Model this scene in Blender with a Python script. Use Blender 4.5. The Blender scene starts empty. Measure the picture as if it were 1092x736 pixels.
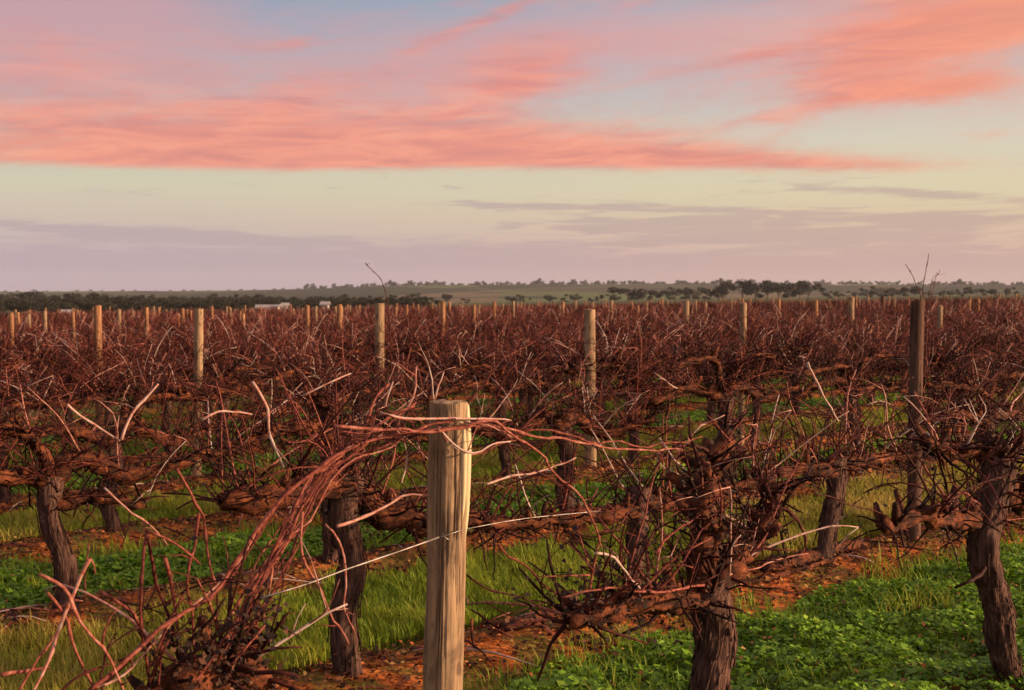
import bpy, math, random
import numpy as np
from mathutils import Vector, Matrix, noise as mnoise

# ------------------------------------------------------------------ camera, sky, sun, exposure
SC = bpy.context.scene
COL = SC.collection
R = math.radians
EYE = 1.65
FPX, CX, CY, HOR = 1400.0, 546.0, 368.0, 320.0
PITCH = math.atan((CY - HOR) / FPX)

cam_d = bpy.data.cameras.new('camera')
cam = bpy.data.objects.new('camera', cam_d)
COL.objects.link(cam)
cam.location = (0, 0, EYE)
cam.rotation_euler = (math.pi / 2 - PITCH, 0, 0)
cam_d.sensor_width = 36.0
cam_d.lens = 36.0 * FPX / 1092.0
cam_d.clip_start = 0.05
cam_d.clip_end = 20000
cam_d.dof.use_dof = True
cam_d.dof.focus_distance = 4.6
cam_d.dof.aperture_fstop = 9.0
SC.camera = cam

SUN_EL, SUN_AZ = 10.5, 97.0          # degrees; azimuth measured from +Y (view axis) towards +X
SUN_STRENGTH = 5.0
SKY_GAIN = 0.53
NISHITA = 0.06
EXPOSURE = 0.95

SC.view_settings.view_transform = 'Standard'
SC.view_settings.look = 'None'
SC.view_settings.exposure = EXPOSURE
SC.view_settings.gamma = 1.0
SC.view_settings.use_curve_mapping = False


def lin(r, g, b):
    f = lambda c: ((c / 255.0 + 0.055) / 1.055) ** 2.4 if c > 10 else c / 255.0 / 12.92
    return (f(r), f(g), f(b), 1.0)


class NT:
    """small helper to write node graphs as expressions"""
    def __init__(self, tree):
        self.t = tree
        tree.nodes.clear()

    def n(self, kind, **kw):
        nd = self.t.nodes.new(kind)
        for k, v in kw.items():
            setattr(nd, k, v)
        return nd

    def put(self, sock, v):
        if isinstance(v, bpy.types.NodeSocket):
            self.t.links.new(v, sock)
        elif v is not None:
            sock.default_value = v

    def m(self, op, a, b=None, c=None, clamp=False):
        nd = self.n('ShaderNodeMath', operation=op, use_clamp=clamp)
        for s, v in zip(nd.inputs, (a, b, c)):
            self.put(s, v)
        return nd.outputs[0]

    def vm(self, op, a, b=None):
        nd = self.n('ShaderNodeVectorMath', operation=op)
        self.put(nd.inputs[0], a)
        if b is not None:
            self.put(nd.inputs[1], b)
        return nd.outputs['Value'] if op in ('DOT_PRODUCT', 'LENGTH') else nd.outputs[0]

    def xyz(self, x, y, z):
        nd = self.n('ShaderNodeCombineXYZ')
        for s, v in zip(nd.inputs, (x, y, z)):
            self.put(s, v)
        return nd.outputs[0]

    def sep(self, v):
        nd = self.n('ShaderNodeSeparateXYZ')
        self.put(nd.inputs[0], v)
        return nd.outputs

    def noise(self, vec, scale, detail=4, rough=0.55, dist=0.0, out='Fac'):
        nd = self.n('ShaderNodeTexNoise')
        self.put(nd.inputs['Vector'], vec)
        nd.inputs['Scale'].default_value = scale
        nd.inputs['Detail'].default_value = detail
        nd.inputs['Roughness'].default_value = rough
        nd.inputs['Distortion'].default_value = dist
        return nd.outputs[out]

    def ramp(self, fac, stops, interp='LINEAR'):
        nd = self.n('ShaderNodeValToRGB')
        cr = nd.color_ramp
        cr.interpolation = interp
        while len(cr.elements) > 1:
            cr.elements.remove(cr.elements[-1])
        cr.elements[0].position = stops[0][0]
        cr.elements[0].color = stops[0][1]
        for p, c in stops[1:]:
            e = cr.elements.new(p)
            e.color = c
        self.put(nd.inputs[0], fac)
        return nd.outputs[0]

    def mix(self, fac, a, b, blend='MIX'):
        nd = self.n('ShaderNodeMix', data_type='RGBA', blend_type=blend)
        self.put(nd.inputs[0], fac)
        self.put(nd.inputs[6], a)
        self.put(nd.inputs[7], b)
        return nd.outputs[2]

    def sstep(self, x, lo, hi):
        nd = self.n('ShaderNodeMapRange', interpolation_type='SMOOTHSTEP')
        self.put(nd.inputs[0], x)
        nd.inputs[1].default_value = lo
        nd.inputs[2].default_value = hi
        return nd.outputs[0]


W = bpy.data.worlds.new('World')
SC.world = W
W.use_nodes = True


def build_sky():
    g = NT(W.node_tree)
    D = g.n('ShaderNodeTexCoord').outputs['Generated']
    x, y, z = g.sep(D)
    DEG = 180 / math.pi
    az = g.m('MULTIPLY', g.m('ARCTAN2', x, y), DEG)              # degrees right of the view axis
    el = g.m('MULTIPLY', g.m('ARCSINE', z), DEG)                 # degrees above the horizon
    P = DEG / FPX                                                # degrees in one photograph pixel

    def U(px): return math.degrees(math.atan((px - CX) / FPX))
    def V(py): return (HOR - py) * P

    # clear sky behind the clouds
    e01 = g.m('DIVIDE', el, 90.0, clamp=True)
    left = g.ramp(e01, [(0.0, lin(178, 160, 176)), (V(280) / 90, lin(186, 166, 178)), (V(235) / 90, lin(204, 188, 174)),
                        (V(205) / 90, lin(208, 200, 176)), (V(175) / 90, lin(200, 200, 178)), (V(110) / 90, lin(178, 184, 188)),
                        (V(40) / 90, lin(146, 162, 182)), (V(-60) / 90, lin(126, 148, 178)), (0.34, lin(150, 160, 182)), (0.7, lin(165, 172, 190)), (1.0, lin(170, 176, 192))])
    right = g.ramp(e01, [(0.0, lin(216, 180, 160)), (V(280) / 90, lin(210, 174, 162)), (V(240) / 90, lin(218, 192, 162)),
                         (V(205) / 90, lin(220, 208, 172)), (V(150) / 90, lin(214, 206, 188)), (V(90) / 90, lin(190, 194, 194)),
                         (V(30) / 90, lin(176, 182, 192)), (V(-60) / 90, lin(150, 164, 184)), (0.34, lin(160, 168, 186)), (0.7, lin(168, 174, 190)), (1.0, lin(170, 176, 192))])
    base = g.mix(g.sstep(az, U(-100), U(1150)), left, right)

    # physical sky, low sun, mixed in faintly
    sky = g.n('ShaderNodeTexSky', sky_type='NISHITA', sun_disc=False)
    sky.sun_elevation = R(SUN_EL)
    sky.sun_rotation = R(SUN_AZ)
    sky.altitude = 100
    sky.dust_density = 2.0

    # ---- cloud fields ; coordinates in degrees, stretched along the horizon
    wob = g.noise(g.xyz(g.m('MULTIPLY', az, 0.10), g.m('MULTIPLY', el, 0.35), 3.1), 1.0, 3, 0.5)
    elw = g.m('ADD', el, g.m('MULTIPLY', g.m('SUBTRACT', wob, 0.5), 1.2))

    def gauss(u0, v0, su, sv, slope, amp, sharp_low=None, E=None):
        E = E or elw
        du = g.m('SUBTRACT', az, U(u0))
        a = g.m('DIVIDE', du, su * P)
        dv = g.m('SUBTRACT', g.m('SUBTRACT', E, V(v0)), g.m('MULTIPLY', du, slope))
        b = g.m('DIVIDE', dv, sv * P)
        if sharp_low:                                            # crisp under-edge, soft top
            b2 = g.m('DIVIDE', dv, sharp_low * P)
            up = g.m('GREATER_THAN', dv, 0.0)
            b = g.m('ADD', g.m('MULTIPLY', b, up), g.m('MULTIPLY', b2, g.m('SUBTRACT', 1.0, up)))
        q = g.m('ADD', g.m('MULTIPLY', a, a), g.m('MULTIPLY', b, b))
        return g.m('MULTIPLY', g.m('EXPONENT', g.m('MULTIPLY', q, -1.0)), amp)

    def total(lst):
        s = lst[0]
        for q in lst[1:]:
            s = g.m('ADD', s, q)
        return s

    shear = g.m('SUBTRACT', el, g.m('MULTIPLY', az, 0.10))
    fib = g.noise(g.xyz(g.m('MULTIPLY', az, 0.16), g.m('MULTIPLY', shear, 0.85), 1.7), 1.0, 6, 0.6, 0.6)
    shear2 = g.m('SUBTRACT', el, g.m('MULTIPLY', az, 0.03))
    fine = g.noise(g.xyz(g.m('MULTIPLY', az, 0.75), g.m('MULTIPLY', shear2, 2.4), 8.2), 1.0, 8, 0.66, 1.2)
    el_band = g.m('ADD', el, g.m('MULTIPLY', g.m('SUBTRACT', wob, 0.5), 0.35))
    pink = total([
        gauss(60, 178, 310, 84, 0.0, 0.98, 9, el_band),
        gauss(380, 174, 240, 72, 0.012, 0.95, 9, el_band),
        gauss(620, 172, 190, 38, -0.03, 0.86, 11, el_band),
        gauss(800, 176, 150, 18, -0.055, 0.66, 11, el_band),
        gauss(930, 181, 110, 9, -0.05, 0.46, 8, el_band),
        gauss(40, 70, 150, 24, 0.0, 0.30),
        gauss(316, 56, 34, 7, 0.20, 0.52),
        gauss(505, 32, 80, 10, 0.42, 0.70),
        gauss(560, 80, 78, 32, 0.10, 0.80),
        gauss(760, 78, 110, 8, 0.16, 0.46),
        gauss(640, 8, 210, 12, 0.0, 0.36),
        gauss(980, 66, 150, 28, 0.18, 0.98),
        gauss(1000, 108, 120, 15, -0.02, 0.92),
        gauss(850, 124, 150, 7, 0.14, 0.50),
        gauss(1080, 24, 210, 58, 0.05, 1.05),
        gauss(1060, 152, 70, 6, 0.0, 0.28),
    ])
    veil = total([
        gauss(70, 70, 260, 80, 0.0, 0.95), gauss(480, 78, 170, 52, 0.12, 0.85), gauss(700, 50, 200, 46, 0.05, 0.45),
        gauss(880, 36, 200, 34, 0.10, 0.80), gauss(960, 112, 260, 40, 0.0, 0.55), gauss(40, 10, 150, 50, 0.0, 0.7),
        g.m('MULTIPLY', g.sstep(el, 13.5, 20.0), 0.4)])
    veil = g.m('ADD', veil, g.m('MULTIPLY', g.m('SUBTRACT', fib, 0.5), 0.9))
    base = g.mix(g.m('MULTIPLY', g.sstep(veil, 0.05, 1.1), 0.70), base, g.mix(g.sstep(az, U(500), U(1000)), lin(214, 158, 160), lin(236, 172, 158)))
    # clouds of the same kind over the rest of the sky, all round
    above = g.m('MULTIPLY', g.sstep(el, 13.0, 22.0), 0.34)
    side = g.m('MULTIPLY', g.m('MULTIPLY', g.sstep(g.m('ABSOLUTE', az), 24.0, 40.0), g.sstep(el, 5.0, 9.0)), 0.40)
    pink = total([pink, g.m('MAXIMUM', above, side), g.m('MULTIPLY', g.m('SUBTRACT', fib, 0.5), 1.0), g.m('MULTIPLY', g.m('SUBTRACT', fine, 0.5), 0.62)])
    pm = g.sstep(pink, 0.05, 1.28)
    ptone = g.noise(g.xyz(g.m('MULTIPLY', az, 0.20), g.m('MULTIPLY', shear2, 1.5), 5.5), 1.0, 7, 0.62, 0.8)
    pcol = g.ramp(ptone, [(0.30, lin(206, 126, 122)), (0.46, lin(230, 138, 124)), (0.60, lin(247, 152, 128)), (0.78, lin(252, 172, 142))])
    pcol = g.mix(g.m('MULTIPLY', g.sstep(az, U(760), U(1150)), 0.55), pcol, lin(255, 158, 110))
    base = g.mix(g.m('MULTIPLY', pm, 0.90), base, pcol)

    # low mauve-grey bank over the horizon, ragged on top
    lowf = g.noise(g.xyz(g.m('MULTIPLY', az, 0.26), g.m('MULTIPLY', el, 3.4), 12.0), 1.0, 7, 0.62, 0.9)
    low = total([
        g.m('MULTIPLY', g.m('SUBTRACT', 1.0, g.sstep(el, V(292), V(243))), 1.0),
        gauss(40, 247, 160, 6, -0.05, 0.6, None, el), gauss(260, 256, 230, 7, -0.03, 0.6, None, el),
        gauss(720, 240, 170, 11, 0.0, 0.85, None, el), gauss(600, 221, 190, 4, -0.02, 0.7, None, el), gauss(800, 228, 90, 3, -0.03, 0.6, None, el),
        gauss(950, 210, 140, 6, -0.09, 0.8, None, el), gauss(1030, 238, 150, 9, -0.02, 0.75, None, el), gauss(880, 254, 220, 8, 0.0, 0.6, None, el),
        g.m('MULTIPLY', g.m('SUBTRACT', lowf, 0.5), 2.6)])
    low_m = g.m('MULTIPLY', g.sstep(low, 0.20, 0.70), g.m('SUBTRACT', 1.0, g.sstep(el, V(200), V(170))))
    lcol = g.mix(g.sstep(az, U(0), U(1100)), lin(172, 156, 164), lin(184, 156, 152))
    base = g.mix(g.m('MULTIPLY', low_m, 0.62), base, lcol)

    # the afterglow round the sun, to the right of the view
    sd = (math.sin(R(SUN_AZ)) * math.cos(R(SUN_EL)), math.cos(R(SUN_AZ)) * math.cos(R(SUN_EL)), math.sin(R(SUN_EL)))
    dt = g.m('MAXIMUM', g.vm('DOT_PRODUCT', D, sd), 0.0)
    glow = g.m('MULTIPLY', g.m('POWER', dt, 9.0), 2.6)
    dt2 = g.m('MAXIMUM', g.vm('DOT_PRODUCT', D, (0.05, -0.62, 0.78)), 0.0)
    fill_glow = g.m('MULTIPLY', g.m('POWER', dt2, 3.0), 0.55)  # added warm lobe, unseen behind and overhead, to brighten the ground
    base = g.mix(1.0, base, g.mix(1.0, g.xyz(glow, glow, glow), (1.0, 0.56, 0.30, 1), 'MULTIPLY'), 'ADD')
    base = g.mix(1.0, base, g.mix(1.0, g.xyz(fill_glow, fill_glow, fill_glow), (1.0, 0.80, 0.66, 1), 'MULTIPLY'), 'ADD')

    b1 = g.n('ShaderNodeBackground')
    g.put(b1.inputs[0], sky.outputs[0])
    b1.inputs[1].default_value = NISHITA
    b2 = g.n('ShaderNodeBackground')
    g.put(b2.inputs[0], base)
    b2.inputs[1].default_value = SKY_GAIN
    mx = g.n('ShaderNodeMixShader')
    mx.inputs[0].default_value = 0.96
    g.t.links.new(b1.outputs[0], mx.inputs[1])
    g.t.links.new(b2.outputs[0], mx.inputs[2])
    out = g.n('ShaderNodeOutputWorld')
    g.t.links.new(mx.outputs[0], out.inputs[0])


build_sky()

sun_d = bpy.data.lights.new('sun', 'SUN')
sun_d.energy = SUN_STRENGTH
sun_d.angle = R(3.0)
sun_d.color = (1.0, 0.66, 0.40)
sun = bpy.data.objects.new('sun', sun_d)
COL.objects.link(sun)
_sd = Vector((math.sin(R(SUN_AZ)) * math.cos(R(SUN_EL)), math.cos(R(SUN_AZ)) * math.cos(R(SUN_EL)), math.sin(R(SUN_EL))))
sun.rotation_euler = _sd.to_track_quat('Z', 'Y').to_euler()
sun.location = _sd * 60

# ------------------------------------------------------------------ the lie of the land and of the rows
DIRX, DIRY = 0.7535, 0.6575                 # rows run away to the right
NRX, NRY = -0.6575, 0.7535                  # across the rows, away from the camera
ROW0, ROWS = 2.62, 2.02                     # first row and the spacing
RV = 1.76                                   # vine spacing
ROW_ANG = math.atan2(DIRY, DIRX)


def lie(x, y):
    """height of the ground, a gentle rise to the right"""
    d = max(-700.0, min(700.0, x))
    return 0.015 * d


def rowv(k): return ROW0 + ROWS * (k - 1)
def xy(u, v): return (u * DIRX + v * NRX, u * DIRY + v * NRY)


CP, SP = math.cos(PITCH), math.sin(PITCH)


def ray(px, py):
    a, b = (px - CX) / FPX, (CY - py) / FPX
    return (a, CP + b * SP, -SP + b * CP)


def at_row(px, py, v):
    """point of the vertical plane of a row seen at a photograph pixel"""
    dx, dy, dz = ray(px, py)
    t = v / (dx * NRX + dy * NRY)
    return Vector((dx * t, dy * t, EYE + dz * t))


def u_of(px, v):
    p = at_row(px, 500, v)
    return p.x * DIRX + p.y * DIRY


def in_view(x, y, m=0.0, z=0.8):
    if y < 0.3:
        return False
    px = CX + FPX * x / y
    return -m < px < 1092 + m


# ------------------------------------------------------------------ mesh helpers
class MB:
    def __init__(self):
        self.v, self.f, self.t = [], [], []
        self.n = 0

    def add(self, verts, faces, tint=0.5):
        b = self.n
        self.v.extend(verts)
        self.t.extend([tint] * len(verts) if not isinstance(tint, (list, tuple)) else tint)
        self.f.extend([tuple(i + b for i in f) for f in faces])
        self.n += len(verts)

    def tube(self, pts, rad, sides=5, tint=0.5, rough=0.0, seed=0.0, cap=True, freq=9.0, ridge=0.0):
        n = len(pts)
        up = None
        vs, fs = [], []
        for i, p in enumerate(pts):
            a = pts[max(i - 1, 0)]
            b = pts[min(i + 1, n - 1)]
            d = Vector(b) - Vector(a)
            if d.length < 1e-9:
                d = Vector((0, 0, 1))
            d.normalize()
            if up is None:
                up = d.orthogonal().normalized()
            else:
                up = up - d * up.dot(d)
                up = up.normalized() if up.length > 1e-6 else d.orthogonal().normalized()
            w = d.cross(up)
            r = rad[i]
            for s in range(sides):
                an = 2 * math.pi * s / sides
                o = up * math.cos(an) + w * math.sin(an)
                rr = r
                if rough:
                    q = Vector(p) * freq + o * 1.1 + Vector((seed, seed * 1.7, 0))
                    rr = r * (1 + rough * mnoise.noise(q) + 0.5 * rough * mnoise.noise(q * 2.7))
                if ridge:
                    rr *= 1 + ridge * mnoise.noise(Vector((math.cos(an) * 3.2 + seed, math.sin(an) * 3.2, i * 0.11))) + ridge * .6 * mnoise.noise(Vector((math.cos(an) * 7 + seed, math.sin(an) * 7, i * 0.2)))
                vs.append(tuple(Vector(p) + o * rr))
        for i in range(n - 1):
            for s in range(sides):
                s2 = (s + 1) % sides
                fs.append((i * sides + s, i * sides + s2, (i + 1) * sides + s2, (i + 1) * sides + s))
        if cap:
            fs.append(tuple(range(sides))[::-1])
            fs.append(tuple((n - 1) * sides + s for s in range(sides)))
        self.add(vs, fs, tint)

    def box(self, c, s, rz=0.0, tint=0.5):
        ca, sa = math.cos(rz), math.sin(rz)
        vs = []
        for z in (-1, 1):
            for a, b in ((-1, -1), (1, -1), (1, 1), (-1, 1)):
                x, y = a * s[0] / 2, b * s[1] / 2
                vs.append((c[0] + x * ca - y * sa, c[1] + x * sa + y * ca, c[2] + z * s[2] / 2))
        self.add(vs, [(3, 2, 1, 0), (4, 5, 6, 7), (0, 1, 5, 4), (1, 2, 6, 5), (2, 3, 7, 6), (3, 0, 4, 7)], tint)

    def data(self, name, mat, smooth=True):
        me = bpy.data.meshes.new(name)
        me.from_pydata(self.v, [], self.f)
        at = me.attributes.new('tint', 'FLOAT', 'POINT')
        at.data.foreach_set('value', np.array(self.t, dtype=np.float32))
        if smooth:
            me.polygons.foreach_set('use_smooth', [True] * len(me.polygons))
        me.materials.append(mat)
        me.update()
        return me

    def build(self, name, mat, parent=None, smooth=True):
        return link(name, self.data(name, mat, smooth), parent)

    def join(self, other):
        b = self.n
        self.v.extend(other.v)
        self.t.extend(other.t)
        self.f.extend([tuple(i + b for i in f) for f in other.f])
        self.n += other.n


def link(name, data, parent=None):
    o = bpy.data.objects.new(name, data)
    COL.objects.link(o)
    if parent is not None:
        o.parent = parent
    return o


def tag(o, label=None, cat=None, group=None, kind=None):
    if label: o['label'] = label
    if cat: o['category'] = cat
    if group: o['group'] = group
    if kind: o['kind'] = kind
    return o


def quads(name, V, tint, mat, parent=None, smooth=False, per=4):
    """V: (n, per, 3) array of separate faces"""
    n = V.shape[0]
    me = bpy.data.meshes.new(name)
    me.vertices.add(n * per)
    me.vertices.foreach_set('co', V.astype(np.float32).ravel())
    me.loops.add(n * per)
    me.loops.foreach_set('vertex_index', np.arange(n * per, dtype=np.int32))
    me.polygons.add(n)
    me.polygons.foreach_set('loop_start', np.arange(0, n * per, per, dtype=np.int32))
    me.polygons.foreach_set('loop_total', np.full(n, per, dtype=np.int32))
    if smooth:
        me.polygons.foreach_set('use_smooth', np.ones(n, dtype=bool))
    at = me.attributes.new('tint', 'FLOAT', 'POINT')
    at.data.foreach_set('value', np.repeat(tint.astype(np.float32), per))
    me.materials.append(mat)
    me.update(calc_edges=True)
    return link(name, me, parent)


def spline(P, step):
    """Catmull-Rom through the points, resampled"""
    P = [Vector(p) for p in P]
    if len(P) < 3:
        n = max(2, int((P[1] - P[0]).length / step) + 1)
        return [P[0].lerp(P[1], i / (n - 1)) for i in range(n)]
    Q = [P[0] * 2 - P[1]] + P + [P[-1] * 2 - P[-2]]
    out = []
    for i in range(1, len(Q) - 2):
        a, b, c, d = Q[i - 1:i + 3]
        k = max(1, int((c - b).length / step))
        for j in range(k):
            t = j / k
            out.append(0.5 * ((2 * b) + (c - a) * t + (2 * a - 5 * b + 4 * c - d) * t * t + (3 * b - a - 3 * c + d) * t ** 3))
    out.append(P[-1])
    return out


# ------------------------------------------------------------------ materials
def mat_new(name):
    m = bpy.data.materials.new(name)
    m.use_nodes = True
    return m, NT(m.node_tree)


def finish(g, color, rough=0.7, bump=None, bump_s=0.3, bump_d=0.01, trans=0.0, spec=0.3):
    out = g.n('ShaderNodeOutputMaterial')
    p = g.n('ShaderNodeBsdfPrincipled')
    g.put(p.inputs['Base Color'], color)
    g.put(p.inputs['Roughness'], rough)
    p.inputs['Specular IOR Level'].default_value = spec
    if bump is not None:
        b = g.n('ShaderNodeBump')
        b.inputs['Strength'].default_value = bump_s
        b.inputs['Distance'].default_value = bump_d
        g.put(b.inputs['Height'], bump)
        g.t.links.new(b.outputs[0], p.inputs['Normal'])
    if trans:
        t = g.n('ShaderNodeBsdfTranslucent')
        g.put(t.inputs[0], color)
        mx = g.n('ShaderNodeMixShader')
        mx.inputs[0].default_value = trans
        g.t.links.new(p.outputs[0], mx.inputs[1])
        g.t.links.new(t.outputs[0], mx.inputs[2])
        g.t.links.new(mx.outputs[0], out.inputs[0])
    else:
        g.t.links.new(p.outputs[0], out.inputs[0])


def tint_of(g):
    return g.n('ShaderNodeAttribute', attribute_name='tint').outputs['Fac']


def rnd_of(g):
    return g.n('ShaderNodeObjectInfo').outputs['Random']


def objco(g, s=(1, 1, 1)):
    return g.vm('MULTIPLY', g.n('ShaderNodeTexCoord').outputs['Object'], s)


def make_materials():
    M = {}
    # canes: red-brown one-year wood, silvery highlights put into the colour of some
    m, g = mat_new('cane_bark')
    co = objco(g)
    t = tint_of(g)
    nz = g.noise(co, 55, 4, 0.7)
    f = g.m('ADD', g.m('MULTIPLY', g.m('SUBTRACT', nz, 0.5), 0.85), t)
    c = g.ramp(f, [(0.0, (.008, .0025, .002, 1)), (0.3, (.030, .0070, .0056, 1)), (0.48, (.085, .018, .0135, 1)), (0.66, (.21, .062, .042, 1)), (0.80, (.33, .155, .12, 1)), (1.0, (.38, .30, .265, 1))])
    finish(g, c, 0.7, nz, 0.35, 0.002, spec=0.12)
    M['cane'] = m
    # old wood of arms
    m, g = mat_new('arm_bark')
    co = objco(g, (1, 1, 1))
    n1 = g.noise(co, 14, 5, 0.65)
    n2 = g.noise(g.vm('MULTIPLY', co, (9, 60, 60)), 1.0, 4, 0.6)
    f = g.m('ADD', g.m('MULTIPLY', n1, 0.6), g.m('MULTIPLY', n2, 0.4))
    c = g.ramp(f, [(0.32, (.007, .003, .002, 1)), (0.45, (.028, .009, .005, 1)), (0.57, (.12, .035, .014, 1)), (0.72, (.27, .090, .034, 1))])
    finish(g, c, 0.85, f, 0.9, 0.02, spec=0.15)
    M['arm'] = m
    # trunk: grey-brown, stringy
    m, g = mat_new('trunk_bark')
    co = objco(g)
    n1 = g.noise(g.vm('MULTIPLY', co, (70, 70, 7)), 1.0, 5, 0.65, 0.3)
    n2 = g.noise(co, 9, 3, 0.5)
    f = g.m('ADD', g.m('MULTIPLY', n1, 0.75), g.m('MULTIPLY', n2, 0.25))
    c = g.ramp(f, [(0.34, (.012, .007, .006, 1)), (0.46, (.055, .029, .023, 1)), (0.57, (.11, .058, .044, 1)), (0.72, (.23, .14, .11, 1))])
    finish(g, c, 0.9, n1, 1.0, 0.02, spec=0.12)
    M['trunk'] = m
    # weathered timber post
    for nm, a, b, cc in (('post_wood', (.14, .090, .054, 1), (.25, .165, .096, 1), (.34, .232, .138, 1)),
                         ('post_wood_rust', (.13, .062, .032, 1), (.26, .125, .060, 1), (.36, .20, .10, 1)),
                         ('post_wood_dark', (.022, .012, .010, 1), (.070, .034, .024, 1), (.13, .066, .042, 1))):
        m, g = mat_new(nm)
        co = objco(g)
        gr = g.noise(g.vm('MULTIPLY', co, (55, 55, 2.6)), 1.0, 5, 0.6, 0.15)
        st = g.noise(g.vm('MULTIPLY', co, (14, 14, 5)), 1.0, 5, 0.65, 0.8)
        kn = g.noise(g.vm('MULTIPLY', co, (22, 22, 9)), 1.0, 2, 0.5)
        c = g.ramp(gr, [(0.3, a), (0.5, b), (0.72, cc)])
        c = g.mix(g.m('MULTIPLY', g.sstep(st, 0.46, 0.66), 0.70), c, (.085, .052, .036, 1))
        c = g.mix(g.m('MULTIPLY', g.sstep(kn, 0.66, 0.72), 0.7), c, (.06, .034, .022, 1))
        crack = g.noise(g.vm('MULTIPLY', co, (130, 130, 3.0)), 1.0, 2, 0.5)
        ck = g.sstep(crack, 0.33, 0.40)
        c = g.mix(g.m('MULTIPLY', g.m('SUBTRACT', 1.0, ck), 0.5), c, (.045, .028, .02, 1))
        hh = g.m('ADD', g.m('MULTIPLY', gr, 0.5), g.m('MULTIPLY', ck, 0.3))
        finish(g, c, 0.82, hh, 0.9, 0.012, spec=0.15)
        M[nm] = m
    m, g = mat_new('split_wood')
    co = objco(g, (50, 50, 4))
    n1 = g.noise(co, 1.0, 4, 0.6)
    finish(g, g.ramp(n1, [(0.3, (.38, .30, .17, 1)), (0.7, (.62, .52, .33, 1))]), 0.75, n1, 0.5, 0.005)
    M['split'] = m
    # galvanised wire
    m, g = mat_new('galvanised_wire')
    out = g.n('ShaderNodeOutputMaterial')
    p = g.n('ShaderNodeBsdfPrincipled')
    n1 = g.noise(objco(g), 30, 3, 0.6)
    g.put(p.inputs['Base Color'], g.ramp(n1, [(0.3, (.10, .08, .07, 1)), (0.7, (.30, .27, .25, 1))]))
    p.inputs['Metallic'].default_value = 0.7
    p.inputs['Roughness'].default_value = 0.45
    g.t.links.new(p.outputs[0], out.inputs[0])
    M['wire'] = m
    # shrivelled leaves
    m, g = mat_new('dead_leaf')
    t = tint_of(g)
    finish(g, g.ramp(t, [(0.0, (.008, .004, .003, 1)), (0.7, (.028, .012, .008, 1)), (1.0, (.10, .042, .018, 1))]), 0.8, trans=0.1)
    M['dead_leaf'] = m
    # clover-like ground cover
    m, g = mat_new('clover_leaf')
    t = tint_of(g)
    c = g.ramp(t, [(0.0, (.035, .085, .003, 1)), (0.5, (.105, .225, .007, 1)), (0.85, (.19, .34, .014, 1)), (1.0, (.30, .43, .04, 1))])
    finish(g, c, 0.5, trans=0.3, spec=0.35)
    M['clover'] = m
    m, g = mat_new('grass_blade')
    t = tint_of(g)
    c = g.ramp(t, [(0.0, (.07, .13, .008, 1)), (0.35, (.155, .235, .016, 1)), (0.6, (.24, .26, .024, 1)), (0.8, (.32, .26, .05, 1)), (1.0, (.46, .31, .09, 1))])
    finish(g, c, 0.6, trans=0.35, spec=0.2)
    M['grass'] = m
    # ground : local x runs along the rows, local y across them
    m, g = mat_new('vineyard_soil')
    O = g.n('ShaderNodeTexCoord').outputs['Object']
    ox, oy, oz = g.sep(O)
    wv = g.noise(O, 0.9, 4, 0.6)
    ph = g.m('ADD', g.m('DIVIDE', g.m('SUBTRACT', oy, ROW0), ROWS), g.m('MULTIPLY', g.m('SUBTRACT', wv, 0.5), 0.16))
    fr = g.m('ABSOLUTE', g.m('SUBTRACT', g.m('FRACT', g.m('ADD', ph, 0.5)), 0.5))      # 0 under the vines .. 0.5 mid alley
    n1 = g.noise(O, 7, 6, 0.65)
    n2 = g.noise(O, 38, 4, 0.7)
    n3 = g.noise(O, 1.7, 3, 0.5)
    soil = g.ramp(n1, [(0.28, (.022, .009, .005, 1)), (0.42, (.13, .040, .013, 1)), (0.53, (.40, .105, .024, 1)), (0.70, (.58, .21, .05, 1))])
    moss = g.ramp(n2, [(0.3, (.04, .055, .012, 1)), (0.7, (.16, .15, .03, 1))])
    soil = g.mix(g.m('MULTIPLY', g.sstep(g.noise(O, 3.2, 5, 0.65), 0.42, 0.58), 0.8), soil, moss)
    alt = g.sstep(g.m('PINGPONG', g.m('SUBTRACT', ph, 0.5), 1.0), 0.45, 0.55)           # every other alley is sown
    gA = g.ramp(n2, [(0.25, (.016, .045, .006, 1)), (0.7, (.05, .12, .014, 1))])
    gB = g.ramp(n1, [(0.3, (.07, .10, .018, 1)), (0.55, (.15, .15, .03, 1)), (0.75, (.24, .18, .05, 1))])
    turf = g.mix(alt, gB, gA)
    c = g.mix(g.sstep(fr, 0.19, 0.25), soil, turf)
    geo = g.vm('LENGTH', O)
    far = g.ramp(g.noise(O, 0.012, 4, 0.6), [(0.3, (.045, .045, .018, 1)), (0.55, (.075, .085, .028, 1)), (0.75, (.12, .10, .045, 1))])
    c = g.mix(g.sstep(geo, 105, 125), c, far)
    finish(g, c, 0.95, g.m('ADD', n1, g.m('MULTIPLY', n2, 0.5)), 0.8, 0.03, spec=0.1)
    M['soil'] = m
    m, g = mat_new('hill_pasture')
    O = g.n('ShaderNodeTexCoord').outputs['Object']
    vo = g.n('ShaderNodeTexVoronoi')
    g.put(vo.inputs['Vector'], g.vm('MULTIPLY', O, (0.0035, 0.0016, 0)))
    vo.inputs['Scale'].default_value = 1.0
    n1 = g.noise(O, 0.006, 4, 0.6)
    c = g.ramp(g.sep(vo.outputs['Color'])[0], [(0.0, (.035, .042, .022, 1)), (0.35, (.085, .110, .035, 1)), (0.6, (.060, .062, .032, 1)), (0.8, (.12, .095, .050, 1)), (1.0, (.05, .068, .03, 1))], 'CONSTANT')
    c = g.mix(g.sstep(n1, 0.52, 0.62), c, (.026, .030, .018, 1))
    finish(g, c, 1.0, spec=0.05)
    M['hill'] = m
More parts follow.
